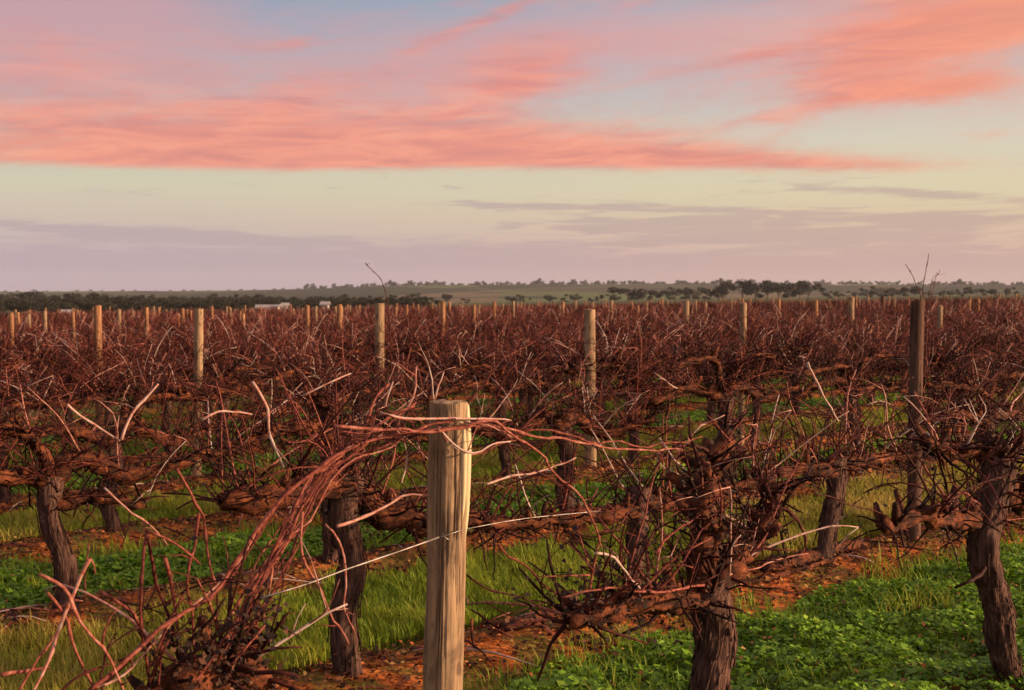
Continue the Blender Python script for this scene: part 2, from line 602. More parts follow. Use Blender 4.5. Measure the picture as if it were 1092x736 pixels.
    for nm, a, b in (('gum_leaf', (.014, .015, .010, 1), (.042, .042, .024, 1)), ('gum_leaf_far', (.030, .036, .028, 1), (.060, .066, .045, 1))):
        m, g = mat_new(nm)
        t = g.m('ADD', g.m('MULTIPLY', tint_of(g), 0.7), g.m('MULTIPLY', rnd_of(g), 0.3))
        finish(g, g.ramp(t, [(0.0, a), (1.0, b)]), 0.7, trans=0.15, spec=0.2)
        M[nm] = m
    m, g = mat_new('gum_bark')
    n1 = g.noise(objco(g, (6, 6, 1)), 1.0, 3, 0.6)
    finish(g, g.ramp(n1, [(0.3, (.07, .05, .04, 1)), (0.7, (.2, .16, .13, 1))]), 0.9)
    M['gum_bark'] = m
    for nm, a, b in (('shed_wall', (.22, .19, .18, 1), (.34, .30, .29, 1)), ('shed_roof', (.20, .18, .18, 1), (.32, .29, .28, 1)), ('shed_door', (.08, .07, .07, 1), (.14, .12, .11, 1))):
        m, g = mat_new(nm)
        n1 = g.noise(objco(g, (4, 4, 0.6)), 1.0, 3, 0.6)
        finish(g, g.ramp(n1, [(0.3, a), (0.7, b)]), 0.7)
        M[nm] = m
    return M


M = make_materials()

# ------------------------------------------------------------------ ground, hills
def build_ground():
    def axis(fine0, fine1, step, far):
        a = list(np.arange(fine0, fine1 + 1e-6, step))
        s = step
        x = fine1
        while x < far:
            s *= 1.18
            x += s
            a.append(x)
        s = step
        x = fine0
        while x > -far:
            s *= 1.18
            x -= s
            a.insert(0, x)
        return np.array(a)
    us = axis(-3.0, 24.0, 0.16, 9500)
    vs = axis(1.2, 20.0, 0.10, 9500)
    UU, VV = np.meshgrid(us, vs, indexing='ij')
    X = UU * DIRX + VV * NRX
    ph = (VV - ROW0) / ROWS
    fr = np.abs((ph + 0.5) % 1.0 - 0.5) * ROWS
    D = np.hypot(UU, VV)
    amp = np.clip((60 - D) / 40, 0, 1)
    Z = 0.015 * np.clip(X, -700, 700) + amp * (0.09 * np.exp(-(fr / 0.30) ** 2) - 0.01)
    nz = np.zeros_like(Z)
    near = (D < 34)
    for i, j in zip(*np.nonzero(near)):
        p = Vector((UU[i, j], VV[i, j], 0))
        nz[i, j] = 0.030 * mnoise.noise(p * 1.3) + 0.018 * mnoise.noise(p * 4.1)
    Z = Z + nz * amp
    nu, nv = len(us), len(vs)
    verts = np.stack([UU, VV, Z], -1).reshape(-1, 3)
    idx = np.arange(nu * nv).reshape(nu, nv)
    faces = np.stack([idx[:-1, :-1], idx[1:, :-1], idx[1:, 1:], idx[:-1, 1:]], -1).reshape(-1, 4)
    me = bpy.data.meshes.new('ground')
    me.from_pydata(verts.tolist(), [], faces.tolist())
    me.polygons.foreach_set('use_smooth', [True] * len(me.polygons))
    me.materials.append(M['soil'])
    o = link('ground', me)
    o.rotation_euler = (0, 0, ROW_ANG)
    tag(o, kind='structure')
    return us, vs, Z


G_us, G_vs, G_Z = build_ground()


def ground_z(x, y):
    """interpolated height of the ground mesh (x, y may be arrays)"""
    x, y = np.asarray(x, float), np.asarray(y, float)
    u = x * DIRX + y * DIRY
    v = x * NRX + y * NRY
    i = np.clip(np.searchsorted(G_us, u) - 1, 0, len(G_us) - 2)
    j = np.clip(np.searchsorted(G_vs, v) - 1, 0, len(G_vs) - 2)
    a = (u - G_us[i]) / (G_us[i + 1] - G_us[i])
    b = (v - G_vs[j]) / (G_vs[j + 1] - G_vs[j])
    return (G_Z[i, j] * (1 - a) * (1 - b) + G_Z[i + 1, j] * a * (1 - b) + G_Z[i, j + 1] * (1 - a) * b + G_Z[i + 1, j + 1] * a * b)


def gz(x, y): return float(ground_z(x, y))


def skyline(px):
    """height of the far ridge above the horizon, in photograph pixels"""
    return float(np.interp(px, [-500, -100, 90, 200, 300, 430, 560, 700, 850, 1000, 1150, 1600], [8, 8.5, 9, 9.5, 11, 15, 16, 17, 16, 15.5, 16, 14]))


RIDGE = 2600.0


def hill_h(az_px, r):
    H = 1.65 + skyline(az_px) * RIDGE / FPX
    s = min(1.0, max(0.0, (r - 1000.0) / (RIDGE - 1000.0)))
    s = s * s * (3 - 2 * s)
    if r > RIDGE:
        s = 1.0 - 0.25 * min(1.0, (r - RIDGE) / 1500)
    w = 1.2 * mnoise.noise(Vector((az_px * 0.006, r * 0.0016, 0))) + 0.5 * mnoise.noise(Vector((az_px * 0.03, r * 0.003, 4)))
    return -6 + (H + 6) * s + w * s


def build_hills():
    vs, fs = [], []
    AZ = np.linspace(-700, 1800, 260)
    RR = np.concatenate([np.linspace(950, 2600, 26), np.linspace(2750, 4600, 8)])
    for a in AZ:
        for r in RR:
            t = (a - CX) / FPX
            vs.append((t * r, r, hill_h(a, r)))
    n = len(RR)
    for i in range(len(AZ) - 1):
        for j in range(n - 1):
            fs.append((i * n + j, (i + 1) * n + j, (i + 1) * n + j + 1, i * n + j + 1))
    me = bpy.data.meshes.new('hills')
    me.from_pydata(vs, [], fs)
    me.polygons.foreach_set('use_smooth', [True] * len(me.polygons))
    me.materials.append(M['hill'])
    tag(link('hills', me), kind='structure')


build_hills()

# ------------------------------------------------------------------ far trees and sheds
ORD = ['', 'first', 'second', 'third', 'fourth', 'fifth', 'sixth', 'seventh', 'eighth', 'ninth', 'tenth', 'eleventh', 'twelfth', 'thirteenth',
       'fourteenth', 'fifteenth', 'sixteenth', 'seventeenth', 'eighteenth', 'nineteenth', 'twentieth']


def crown_mesh(seed, mat, n=900, wide=1.0, flat=0.8, name='crown', leaf=(0.025, 0.055)):
    rng = np.random.default_rng(seed)
    nl = int(rng.integers(6, 10))
    lc = rng.normal(0, 1, (nl, 3)) * np.array([0.36 * wide, 0.36 * wide, 0.22]) + np.array([0, 0, 0.62])
    lr = rng.uniform(0.16, 0.30, nl)
    w = rng.integers(0, nl, n)
    d = rng.normal(0, 1, (n, 3))
    d /= np.linalg.norm(d, axis=1)[:, None]
    rad = lr[w] * rng.uniform(0.45, 1.12, n)
    c = lc[w] + d * rad[:, None] * np.array([1, 1, flat])
    c[:, 2] = np.maximum(c[:, 2], 0.12 + rng.uniform(0, 0.1, n))
    a = rng.normal(0, 1, (n, 3)); a /= np.linalg.norm(a, axis=1)[:, None]
    b = np.cross(a, rng.normal(0, 1, (n, 3))); b /= np.linalg.norm(b, axis=1)[:, None]
    s = rng.uniform(leaf[0], leaf[1], n)[:, None]
    V = np.stack([c - a * s, c + b * s * 0.7, c + a * s, c - b * s * 0.7], 1)
    tint = rng.uniform(0, 1, n) * 0.6 + 0.4 * (rng.uniform(0, 1, nl)[w])
    o = quads(name, V, tint, mat)
    me = o.data
    bpy.data.objects.remove(o)
    return me


def trunk_far_mesh(seed):
    rng = random.Random(seed)
    mb = MB()
    mb.tube([(0, 0, -0.08), (0.01, 0, 0.12), (rng.uniform(-.03, .03), 0, 0.34), (rng.uniform(-.08, .08), rng.uniform(-.06, .06), 0.62)], [0.035, 0.028, 0.022, 0.010], 6)
    for i in range(4):
        a = rng.uniform(0, 6.28)
        mb.tube([(0, 0, 0.24 + .04 * i), (0.14 * math.cos(a), 0.14 * math.sin(a), 0.46 + .04 * i), (0.28 * math.cos(a), 0.28 * math.sin(a), 0.66)], [0.018, 0.012, 0.005], 5)
    return mb.data('trunk', M['gum_bark'])


def build_far_trees():
    rng = random.Random(77)
    crowns = [crown_mesh(10 + i, M['gum_leaf'], 1300, wide=1.0 + 0.25 * (i % 3)) for i in range(6)]
    trunks = [trunk_far_mesh(i) for i in range(3)]

    def tree(px, d, top_px, wide, label, group):
        """top_px: photograph pixels the crown rises above the horizon line"""
        x, y = (px - CX) / FPX * d, d
        z = lie(x, y) if d < 900 else hill_h(px, d)
        z = max(z, lie(x, y)) if d < 1000 else z
        H = EYE + top_px * d / FPX - z
        H = max(H, 2.2)
        root = link('gum_tree', None)
        root.location = (x, y, z - 0.1)
        root.rotation_euler = (0, 0, rng.uniform(0, 6.28))
        root.scale = (H * wide, H * wide, H)
        link('trunk', rng.choice(trunks), root)
        link('crown', rng.choice(crowns), root)
        tag(root, label, 'tree', group)
        return root

    # the dark belt on the left, and the scattered paddock trees to the right
    G1 = 'low dark trees in the belt beyond the left of the vineyard'
    L1 = 'low dark tree in the belt of trees behind the vines at left'
    for px in np.arange(-70, 440, 5.5):
        tree(px + rng.uniform(-4, 4), rng.uniform(420, 640), rng.uniform(1.5, 5.0), rng.uniform(1.0, 1.6), L1, G1)
    for px in np.arange(-70, 460, 6.0):
        tree(px + rng.uniform(-4, 4), rng.uniform(240, 330), rng.uniform(-4.5, .5), rng.uniform(1.3, 2.0), 'low dark bush in front of the tree belt beyond the vineyard', 'low bushes just beyond the last vine rows')
    for px, t in ((95, 7.5), (48, 6.5), (130, 6)):
        pass
    tree(97, 560, 9.0, 1.3, 'rounded dark tree standing tallest in the left tree belt', 'tall trees of the belt')
    tree(46, 560, 7.0, 1.9, 'wide dark tree nearest the left edge of the tree belt', 'tall trees of the belt')
    G2 = 'paddock trees beyond the vineyard to the right'
    for px in (450, 470, 498, 548, 556, 585, 600, 612, 628, 640, 655, 668, 680, 696, 706, 718, 735, 744, 752, 764):
        tree(px + rng.uniform(-3, 3), rng.uniform(560, 760), rng.uniform(2, 9) if px < 660 else rng.uniform(10, 18), rng.uniform(1.0, 1.5), 'dark paddock tree in the loose line behind the middle of the vineyard', G2)
    for px, t, w in ((792, 21, 1.2), (806, 19, 1.3), (818, 18, 1.3), (830, 19, 1.2), (842, 20, 1.1), (853, 21.5, 1.0), (862, 16, 1.2)):
        tree(px, rng.uniform(600, 660), t * 1.0, w * 1.15, 'dark tree of the dense clump on the skyline right of centre', 'trees of the dense skyline clump')
    for px, t, w in ((938, 14, 1.2), (952, 17, 1.3), (966, 15, 1.3)):
        tree(px, rng.uniform(620, 700), t * .95, w * 1.15, 'rounded tree of the small clump left of the dark thick post', 'trees of the small clump beside the dark post')
    for px in (880, 895, 910, 926, 985, 1005, 1014, 1026, 1038, 1050, 1062, 1074, 1085, 1098, 1120, 1140, 1165):
        tree(px + rng.uniform(-3, 3), rng.uniform(600, 780), rng.uniform(7, 13), rng.uniform(1.0, 1.6), 'dark paddock tree in the line at the far right of the skyline', 'trees at the right end of the skyline')
    # small trees on the ridge itself
    far_crowns = [crown_mesh(40 + i, M['gum_leaf_far'], 420, wide=1.1, leaf=(.06, .12)) for i in range(4)]
    for px in np.concatenate([np.arange(320, 1130, 7.0), np.arange(-30, 320, 16.0)]):
        px = px + rng.uniform(-5, 5)
        d = RIDGE + rng.uniform(-160, 60)
        x = (px - CX) / FPX * d
        z = hill_h(px, d)
        o = link('ridge_tree', rng.choice(far_crowns))
        h = rng.choice([7, 8, 9, 10, 14]) if px > 320 else rng.uniform(3, 5)
        o.location = (x, d, z - 0.40 * h)
        o.scale = (h * rng.uniform(1.0, 1.8), h * 1.2, h)
        o.rotation_euler = (0, 0, rng.uniform(0, 6))
        tag(o, 'tiny tree on the crest of the distant ridge', 'tree', 'tiny trees along the distant ridge')

    # pale farm sheds among the trees
    def shed(px, d, L, Wd, H, rz, label):
        x = (px - CX) / FPX * d
        root = link('farm_shed', None)
        root.location = (x, d, lie(x, d))
        root.rotation_euler = (0, 0, rz)
        mb = MB(); mb.box((0, 0, H / 2), (L, Wd, H)); mb.build('wall', M['shed_wall'], root, False)
        r = MB()
        e = 0.3
        zr = H + Wd * 0.22
        r.add([(-L / 2 - e, -Wd / 2 - e, H - .08), (L / 2 + e, -Wd / 2 - e, H - .08), (L / 2 + e, 0, zr), (-L / 2 - e, 0, zr), (-L / 2 - e, Wd / 2 + e, H - .08), (L / 2 + e, Wd / 2 + e, H - .08),
               (-L / 2 - e, -Wd / 2 - e, H + .08), (L / 2 + e, -Wd / 2 - e, H + .08), (L / 2 + e, 0, zr + .16), (-L / 2 - e, 0, zr + .16), (-L / 2 - e, Wd / 2 + e, H + .08), (L / 2 + e, Wd / 2 + e, H + .08)],
              [(3, 2, 1, 0), (4, 5, 2, 3), (6, 7, 8, 9), (9, 8, 11, 10), (0, 1, 7, 6), (5, 4, 10, 11), (1, 2, 8, 7), (2, 5, 11, 8), (0, 6, 9, 3), (3, 9, 10, 4)])
        r.build('roof', M['shed_roof'], root, False)
        dd = MB(); dd.box((L * 0.15, -Wd / 2 - 0.03, H * 0.4), (L * 0.2, 0.05, H * 0.8)); dd.build('door', M['shed_door'], root, False)
        tag(root, label, 'shed', 'pale sheds among the far trees')
    shed(281, 235, 2.2, 2.0, 0.9, 0.1, 'longest pale farm shed low among the dark trees')
    shed(294, 232, 1.2, 1.6, 1.0, -0.2, 'small white shed right beside the longest pale shed')
    shed(304, 236, .9, 1.4, 1.3, 0.3, 'narrow white shed rightmost of the group of three')
    shed(71, 220, 1.2, 1.5, .7, 0.2, 'lone low white shed behind the vines at far left')
    shed(347, 230, 1.1, 2, 1.3, 0.0, 'lone small white shed just right of the shed group')


build_far_trees()

# ------------------------------------------------------------------ posts
def post_bm(seed, h, r, sides=12, rings=10, taper=0.95, jag=0.0, deep=0.3):
    rng = random.Random(seed)
    lx, ly = rng.uniform(-.012, .012), rng.uniform(-.012, .012)
    mb = MB()
    pts, rad = [], []
    for i in range(rings + 1):
        t = i / rings
        z = -deep + (h + deep) * t
        pts.append((lx * z + 0.004 * math.sin(z * 3 + seed), ly * z, z))
        rad.append(r * (1 - (1 - taper) * t))
    pts += [(pts[-1][0], pts[-1][1], h + 0.004), (pts[-1][0], pts[-1][1], h + 0.006)]
    rad += [rad[-1] * 0.975, rad[-1] * 0.45]
    mb.tube(pts, rad, sides, 0.5, rough=0.07, seed=seed, freq=5.0)
    if jag:
        top = len(pts) - 3
        for i in range(top * sides, len(mb.v)):
            x, y, z = mb.v[i]
            mb.v[i] = (x, y, z - jag * (0.5 + mnoise.noise(Vector((x * 30, y * 30, seed)))))
    return mb


def put_post(px, k, top_y, w_px, mat, label, group, seed, sides=12, rings=10, jag=0.0, du=0.0, name='vineyard_post'):
    v = rowv(k)
    p = at_row(px, top_y, v)
    z0 = gz(p.x, p.y)
    r = .9 * w_px / 2 / FPX * p.y
    mb = post_bm(seed, p.z - z0, r, sides, rings, jag=jag)
    root = link(name, mb.data(name, M[mat]))
    root.data.set_sharp_from_angle(angle=R(42))
    root.location = (p.x, p.y, z0)
    root.rotation_euler = (0, 0, random.Random(seed).uniform(0, 6.28))
    tag(root, label, 'post', group)
    return root


POSTS = []            # (u, row) of every post, kept clear of trunks


def build_posts():
    GP = 'timber posts standing in the vine rows'
    # near post: thick, pale, sawn top, a long splinter on its right side
    v = rowv(1)
    p = at_row(476, 429, v)
    z0 = gz(p.x, p.y)
    h = p.z - z0
    root = link('vineyard_post', None)
    root.location = (p.x - h * math.sin(R(1.1)), p.y, z0)
    root.rotation_euler = (0.0, R(1.1), 0)
    mb = post_bm(5, h, 0.0535, 110, 120, taper=0.92)
    rr = random.Random(2)
    cracks = [(R(-90) + rr.uniform(-1.3, 1.3), rr.uniform(.2, 1.3), rr.uniform(.12, .5), rr.uniform(.006, .014)) for _ in range(13)] + [(R(-118), 1.25, .3, .014), (R(-60), 1.3, .2, .012)]
    knots = [(R(-90) + rr.uniform(-1.1, 1.1), rr.uniform(.6, 1.33)) for _ in range(6)]
    for i, (x, y, z) in enumerate(mb.v):                          # drying cracks, knots, chipped rim
        an, r = math.atan2(y, x), math.hypot(x, y)
        k = 0.0
        for a0, zc, hl, dep in cracks:
            da = (an - a0 - .10 * math.sin(z * 5 + a0 * 9) + math.pi) % (2 * math.pi) - math.pi
            t = abs(z - zc) / hl
            if t < 1 and abs(da) < .2:
                k -= .38 * dep * (1 - t * t) * math.exp(-(da / .035) ** 2)
        for a0, zc in knots:
            da = ((an - a0 + math.pi) % (2 * math.pi) - math.pi) * .05
            q = math.hypot(da, (z - zc) * .6)
            k += .004 * math.exp(-(q / .010) ** 2) - .006 * math.exp(-(q / .004) ** 2)
        if r > .02:
            k += .0022 * mnoise.noise(Vector((x * 60, y * 60, z * 6)))
            f = (r + k) / r
            x, y = x * f, y * f
        if z > h - .012:
            z -= .006 * (.5 + mnoise.noise(Vector((x * 45, y * 45, 3))))
        mb.v[i] = (x, y, z)
    shaft = mb.build('shaft', M['post_wood'], root)
    shaft.data.set_sharp_from_angle(angle=R(42))
    sp = MB()
    a = 0.052
    for (ang, zt, zb, w) in ((R(-6), -0.005, -0.36, 0.013), (R(-28), -0.06, -0.30, 0.009)):
        path = [(a * math.cos(ang) * (1.0 + 0.06 * math.sin(t * 3)), a * math.sin(ang), h + zt + (zb - zt) * t) for t in np.linspace(0, 1, 8)]
        sp.tube(path, [w * q for q in (0.5, .8, 1, 1, .9, .75, .5, .12)], 6, rough=0.2)
    sp.build('splinter', M['split'], root)
    st = MB()
    st.tube([(0.0, -0.056, h - 0.325), (0.0, -0.068, h - 0.33), (0.014, -0.068, h - 0.338), (0.014, -0.055, h - 0.342)], [0.0018] * 4, 5)
    st.build('staple', M['wire'], root)
    tag(root, 'thick pale timber post with flat sawn top and splintered right edge, nearest of all', 'post', GP)
    rows = [
        (976, 2, 319, 17, 'post_wood_dark', 'thick near-black old post with orange lit edge, tall in the second row', 0.03),
        (630, 4, 330, 14, 'post_wood', 'tall weathered brown post in the fourth row, right of the near pale post', 0.01),
        (791, 4, 322, 8, 'post_wood', 'slim splintery pale stake standing in the fourth row, right of centre', 0.03),
        (209, 5, 330, 11, 'post_wood', 'pale rounded post in the fifth row with its foot showing over green ground', 0.0),
        (404, 6, 324, 12, 'post_wood', 'stout pale post in the sixth row, up and left of the near post', 0.0),
        (105, 7, 326, 10, 'post_wood_rust', 'orange capped post in the seventh row at left', 0.01),
        (1003, 5, 326, 6.5, 'post_wood', 'slim pale stake just right of the near-black old post', 0.02),
        (472, 10, 322, 6.5, 'post_wood_rust', 'slim rusty post in a far row straight above the near post', 0.0),
        (362, 9, 325, 7, 'post_wood_rust', 'rust brown post left of the stout pale post in far row', 0.0),
        (328, 11, 326, 5.5, 'post_wood_rust', 'small rusty post left of the rust brown post in far row', 0.0),
        (732, 9, 321, 7.5, 'post_wood', 'pale brown post in far row between tall weathered post and slim stake', 0.0),
        (870, 10, 320, 7, 'post_wood_rust', 'rusty post in far row right of the slim splintery stake', 0.01),
        (908, 8, 317, 7.5, 'post_wood', 'pale brown post in far row left of near-black old post', 0.0),
        (12, 9, 334, 6, 'post_wood_rust', 'orange brown post in far row closest to the left edge', 0.0),
        (78, 12, 333, 4.5, 'post_wood_rust', 'small brown post left of the orange capped post', 0.0),
        (127, 13, 330, 5, 'post_wood', 'small pale post right beside the orange capped post', 0.0),
        (157, 11, 328, 5.5, 'post_wood_rust', 'small rusty post midway between orange capped and pale rounded posts', 0.0),
        (506, 13, 325, 4, 'post_wood_rust', 'small rusty post up and right of the near post', 0.0),
        (527, 14, 322, 4, 'post_wood_rust', 'thin rusty post farther right above the near post', 0.0),
        (600, 14, 322, 4, 'post_wood_rust', 'thin rusty post just left of the tall weathered post', 0.0),
        (1033, 12, 320, 5, 'post_wood_rust', 'small rusty post near the right edge, left of its twin', 0.0),
        (1043, 12, 319, 4.5, 'post_wood_rust', 'small rusty post near the right edge, right of its twin', 0.0),
        (831, 12, 319, 4.5, 'post_wood_rust', 'small rusty post in far row left of the rusty far post', 0.0),
        (942, 13, 316, 5, 'post_wood_dark', 'dark brown post in far row left of the near-black old post', 0.0),
    ]
    for i, (px, k, ty, w, mat, label, jag) in enumerate(rows):
        near = k <= 6
        put_post(px, k, ty, w, mat, label, GP, 20 + i, 16 if near else 9, 30 if near else 8, jag)
        POSTS.append((u_of(px, rowv(k)), k))
    POSTS.append((u_of(476, rowv(1)), 1))
    # the rest, farther off
    rng = random.Random(9)
    protos = [post_bm(60 + i, 1.5, 0.05, 8, 6).data('vineyard_post', M[('post_wood', 'post_wood_rust', 'post_wood_rust', 'post_wood')[i]]) for i in range(4)]
    for k in range(13, 52):
        v = rowv(k)
        off = rng.uniform(0, 7)
        for i in range(-2, 20):
            u = off + 12.0 * i
            x, y = xy(u, v)
            if y > 100 or not in_view(x, y, 12):
                continue
            o = link('vineyard_post', rng.choice(protos))
            o.location = (x, y, lie(x, y))
            o.scale = (1, 1, rng.uniform(0.90, 1.08))
            o.rotation_euler = (rng.uniform(-.03, .03), rng.uniform(-.03, .03), rng.uniform(0, 6))
            tag(o, 'tiny brown post tip poking out of the farthest vine rows', 'post', 'post tips in the farthest rows')
            POSTS.append((u, k))


build_posts()


# ------------------------------------------------------------------ vines
def cane_path(rng, p, d, L, droop, wig, seg=0.07):
    """a shoot: nearly straight between nodes, a small kink at each node"""
    n = max(3, int(L / seg))
    pts = [Vector(p)]
    d = Vector(d).normalized()
    q = Vector(p)
    for i in range(n):
        d = d + Vector((rng.gauss(0, wig), rng.gauss(0, wig), rng.gauss(0, wig * 0.7) - droop * (i / n)))
        d.normalize()
        q = q + d * (L / n)
        pts.append(q.copy())
    return pts


def cane_rad(n, r0, r1):
    return [(r0 + (r1 - r0) * (i / (n - 1))) * (1.18 if i % 2 and i < n - 1 else 0.95) for i in range(n)]


def old_wood(rng, path, r0, r1, sides, step, seed, rough=0.34, spurs=True):
    mb = MB()
    pts = spline(path, step)
    n = len(pts)
    pts = [Vector(q) + Vector((mnoise.noise(Vector((i * .5, seed, 1))), mnoise.noise(Vector((i * .5, seed, 5))), mnoise.noise(Vector((i * .5, seed, 9))))) * r0 * 0.5 * (0 if i == 0 else 1) for i, q in enumerate(pts)]
    rad = [(r0 + (r1 - r0) * i / (n - 1)) * (1 + 0.22 * mnoise.noise(Vector((i * 0.35, seed, 3)))) for i in range(n)]
    mb.tube(pts, rad, sides + (8 if sides > 6 else 0), 0.5, rough=rough, seed=seed, freq=22.0, ridge=.25 if sides > 6 else 0)
    if spurs:
        for i in range(2, n - 1, 2):
            if rng.random() < 0.75:
                p = Vector(pts[i])
                d = Vector((rng.gauss(0, .5), rng.gauss(0, .6), rng.uniform(-.1, 1))).normalized()
                L = rng.uniform(0.03, 0.09)
                r = rad[i] * rng.uniform(0.4, 0.7)
                mb.tube([p, p + d * (rad[i] + L * 0.5), p + d * (rad[i] + L) + Vector((rng.gauss(0, .01), rng.gauss(0, .01), .01))], [r, r * 0.9, r * 0.55], max(5, sides - 5), rough=0.3, seed=seed + i, freq=30)
    return mb, pts


def peel(rng, mb, pts, rad, count):
    """strings of loose bark"""
    n = len(pts)
    for _ in range(count):
        i = rng.randint(1, max(2, n - 7))
        L = rng.randint(3, 6)
        a = rng.uniform(0, 6.28)
        P = []
        for j in range(L):
            if i + j >= n:
                break
            k = rad[i + j] * (1.02 + 0.10 * abs(j - L / 2))
            P.append(Vector(pts[i + j]) + Vector((math.cos(a + .08 * j) * k, math.sin(a + .08 * j) * k, rng.uniform(-.006, .006))))
        if len(P) > 2:
            mb.tube(P, [0.0035] * (len(P) - 1) + [0.001], 3)


def leaf_quads(rng, centres, size):
    V, T = [], []
    for c in centres:
        for _ in range(rng.randint(3, 6)):
            a = Vector((rng.gauss(0, 1), rng.gauss(0, 1), rng.gauss(0, 1))).normalized()
            b = a.orthogonal().normalized()
            s = size * rng.uniform(0.5, 1.2)
            o = Vector(c) + Vector((rng.gauss(0, .03), rng.gauss(0, .03), rng.gauss(0, .03)))
            n = a.cross(b) * s * rng.uniform(-.6, .6)
            V.append([o - a * s, o + b * s * .8 + n, o + a * s * 1.1, o - b * s * .7 + n])
            T.append(rng.random())
    return np.array([[list(p) for p in q] for q in V]), np.array(T)


def vine_parts(seed, detail=2, ncane=46, arms=None, trunk_path=None, fork=None, spread=0.88, up=(0.34, 0.84), tall=0.10, twigs=1.0, thick=1.0):
    """Local frame: x along the row, z up. detail 3 hero, 2 near, 1 middle, 0 far. Returns dict of mesh builders."""
    rng = random.Random(seed)
    fork = fork or rng.uniform(0.62, 0.78)
    out = {}
    sides = (6, 8, 10, 16)[detail]
    step = (0.16, 0.09, 0.045, 0.025)[detail]
    lean = rng.uniform(-.09, .09)
    if trunk_path is None:
        trunk_path = [(0, 0, -0.12), (0.01, 0.0, 0.05), (lean * .3 + rng.uniform(-.03, .03), rng.uniform(-.03, .03), fork * .35), (lean * .7 + rng.uniform(-.035, .035), rng.uniform(-.03, .03), fork * .7), (lean, 0, fork)]
    rb = rng.uniform(0.042, 0.056) * (1 + (thick - 1) * .4)
    pts = spline(trunk_path, step)
    n = len(pts)
    rad = []
    for i in range(n):
        t = i / (n - 1)
        rad.append(rb * (1.0 + 0.45 * max(0, 1 - t * 5) + 0.25 * max(0, (t - .75) * 4)) * (1 + 0.10 * mnoise.noise(Vector((t * 6, seed, 2)))))
    tb = MB()
    tb.tube(pts, rad, sides + (16 if detail == 3 else 8 if detail == 2 else 0), 0.5, rough=0.20 if detail else 0.1, seed=seed, freq=14, ridge=.24 if detail >= 2 else 0)
    if detail >= 2:
        peel(rng, tb, pts, rad, 40 if detail == 2 else 110)
    out['trunk'] = tb
    head = Vector(pts[-1])
    if arms is None:
        arms = []
        for sg in (-1, 1):
            z1 = fork + rng.uniform(-0.08, 0.10)
            arms.append([tuple(head + Vector((0, 0, -0.03))), (head.x + sg * 0.13, rng.uniform(-.03, .03), fork + rng.uniform(0.0, .09)), (head.x + sg * spread * .5, rng.uniform(-.04, .04), z1), (head.x * .3 + sg * spread * .98, rng.uniform(-.03, .03), fork + rng.uniform(-.05, .06))])
        if rng.random() < 0.75:                                  # an upper tier trained higher on the same head
            for sg in ((-1, 1) if rng.random() < .6 else (rng.choice((-1, 1)),)):
                z2 = fork + rng.uniform(.20, .34)
                arms.append([tuple(head + Vector((0, 0, -.02))), (head.x + sg * .07, rng.uniform(-.04, .04), fork + .15), (head.x + sg * .24, rng.uniform(-.06, .06), z2), (sg * spread * rng.uniform(.6, .98), rng.uniform(-.05, .05), z2 + rng.uniform(-.08, .06))])
        if rng.random() < 0.35:
            sg = rng.choice((-1, 1))
            arms.append([(head.x * .7, 0, fork * .78), (sg * .2, rng.uniform(-.05, .05), fork * .80), (sg * .45, rng.uniform(-.06, .06), fork * rng.uniform(.7, .84))])
        if rng.random() < 0.4:
            sg = rng.choice((-1, 1))
            arms.append([tuple(head), (head.x + sg * .06, rng.uniform(-.05, .05), fork + .16), (head.x + sg * .16, rng.uniform(-.08, .08), fork + rng.uniform(.24, .34))])
    A = []
    seeds, owner = [], []
    for i, ap in enumerate(arms):
        mb, ps = old_wood(rng, ap, (rng.uniform(.040, .054) if i < 2 else .034) * thick, .024 * thick, max(5, sides - 3), step, seed + 7 * i, spurs=detail >= 1)
        A.append(mb)
        seeds += [Vector(q) for q in ps]
        owner += [i] * len(ps)
    out['arms'] = A
    out['owner'] = []
    keep_i = sorted(rng.sample(range(len(seeds)), min(len(seeds), 9 + 7 * len(A))))
    spur, spur_owner = [seeds[i] for i in keep_i], [owner[i] for i in keep_i]
    canes = []
    leaf_c = []
    cs = (3, 3, 4, 6)[detail]
    fat = (1.8, 1.3, 1.0, 1.0)[detail]
    seg = (0.22, 0.12, 0.075, 0.05)[detail]
    for i in range(ncane):
        si = rng.randrange(len(spur))
        out['owner'].append(spur_owner[si])
        p = spur[si] + Vector((rng.gauss(0, .01), rng.gauss(0, .02), .015))
        mode = rng.random()
        if mode < 0.70:      # upright spray
            d = Vector((rng.gauss(0, .62), rng.gauss(0, .5), 1))
            L = rng.uniform(*up)
            dr, wg = 0.12, (0.12, 0.12, 0.085, 0.08)[detail]
        elif mode < 0.88:    # sprawling sideways
            d = Vector((rng.choice((-1, 1)) * rng.uniform(.5, 1), rng.gauss(0, .6), rng.uniform(.1, .7)))
            L = rng.uniform(.3, .7)
            dr, wg = 0.22, 0.13
        elif mode < 0.94:    # hanging
            d = Vector((rng.gauss(0, .6), rng.gauss(0, .7), rng.uniform(-.3, .4)))
            L = rng.uniform(.15, .4)
            dr, wg = 0.35, 0.18
        else:                # long tip over the rest
            d = Vector((rng.gauss(0, .35), rng.gauss(0, .3), 1))
            L = rng.uniform(.62, .80) + tall
            dr, wg = 0.05, 0.08
        tint = min(.85, max(0, rng.gauss(.40, .17)))
        if rng.random() < 0.09:
            tint = rng.uniform(.8, 1.0)  # pale tint paints a silvery highlight on a few canes
        path = cane_path(rng, p, d, L, dr, wg, seg)
        zm = fork + (rng.uniform(.36, .74), rng.uniform(.30, .66), rng.uniform(.18, .50), rng.uniform(.18, .45))[detail]
        cut = [i for i, q in enumerate(path) if q.z > zm]
        if cut:
            path = path[:max(3, cut[0])]
        for q in path:
            q.z = max(q.z, 0.10)
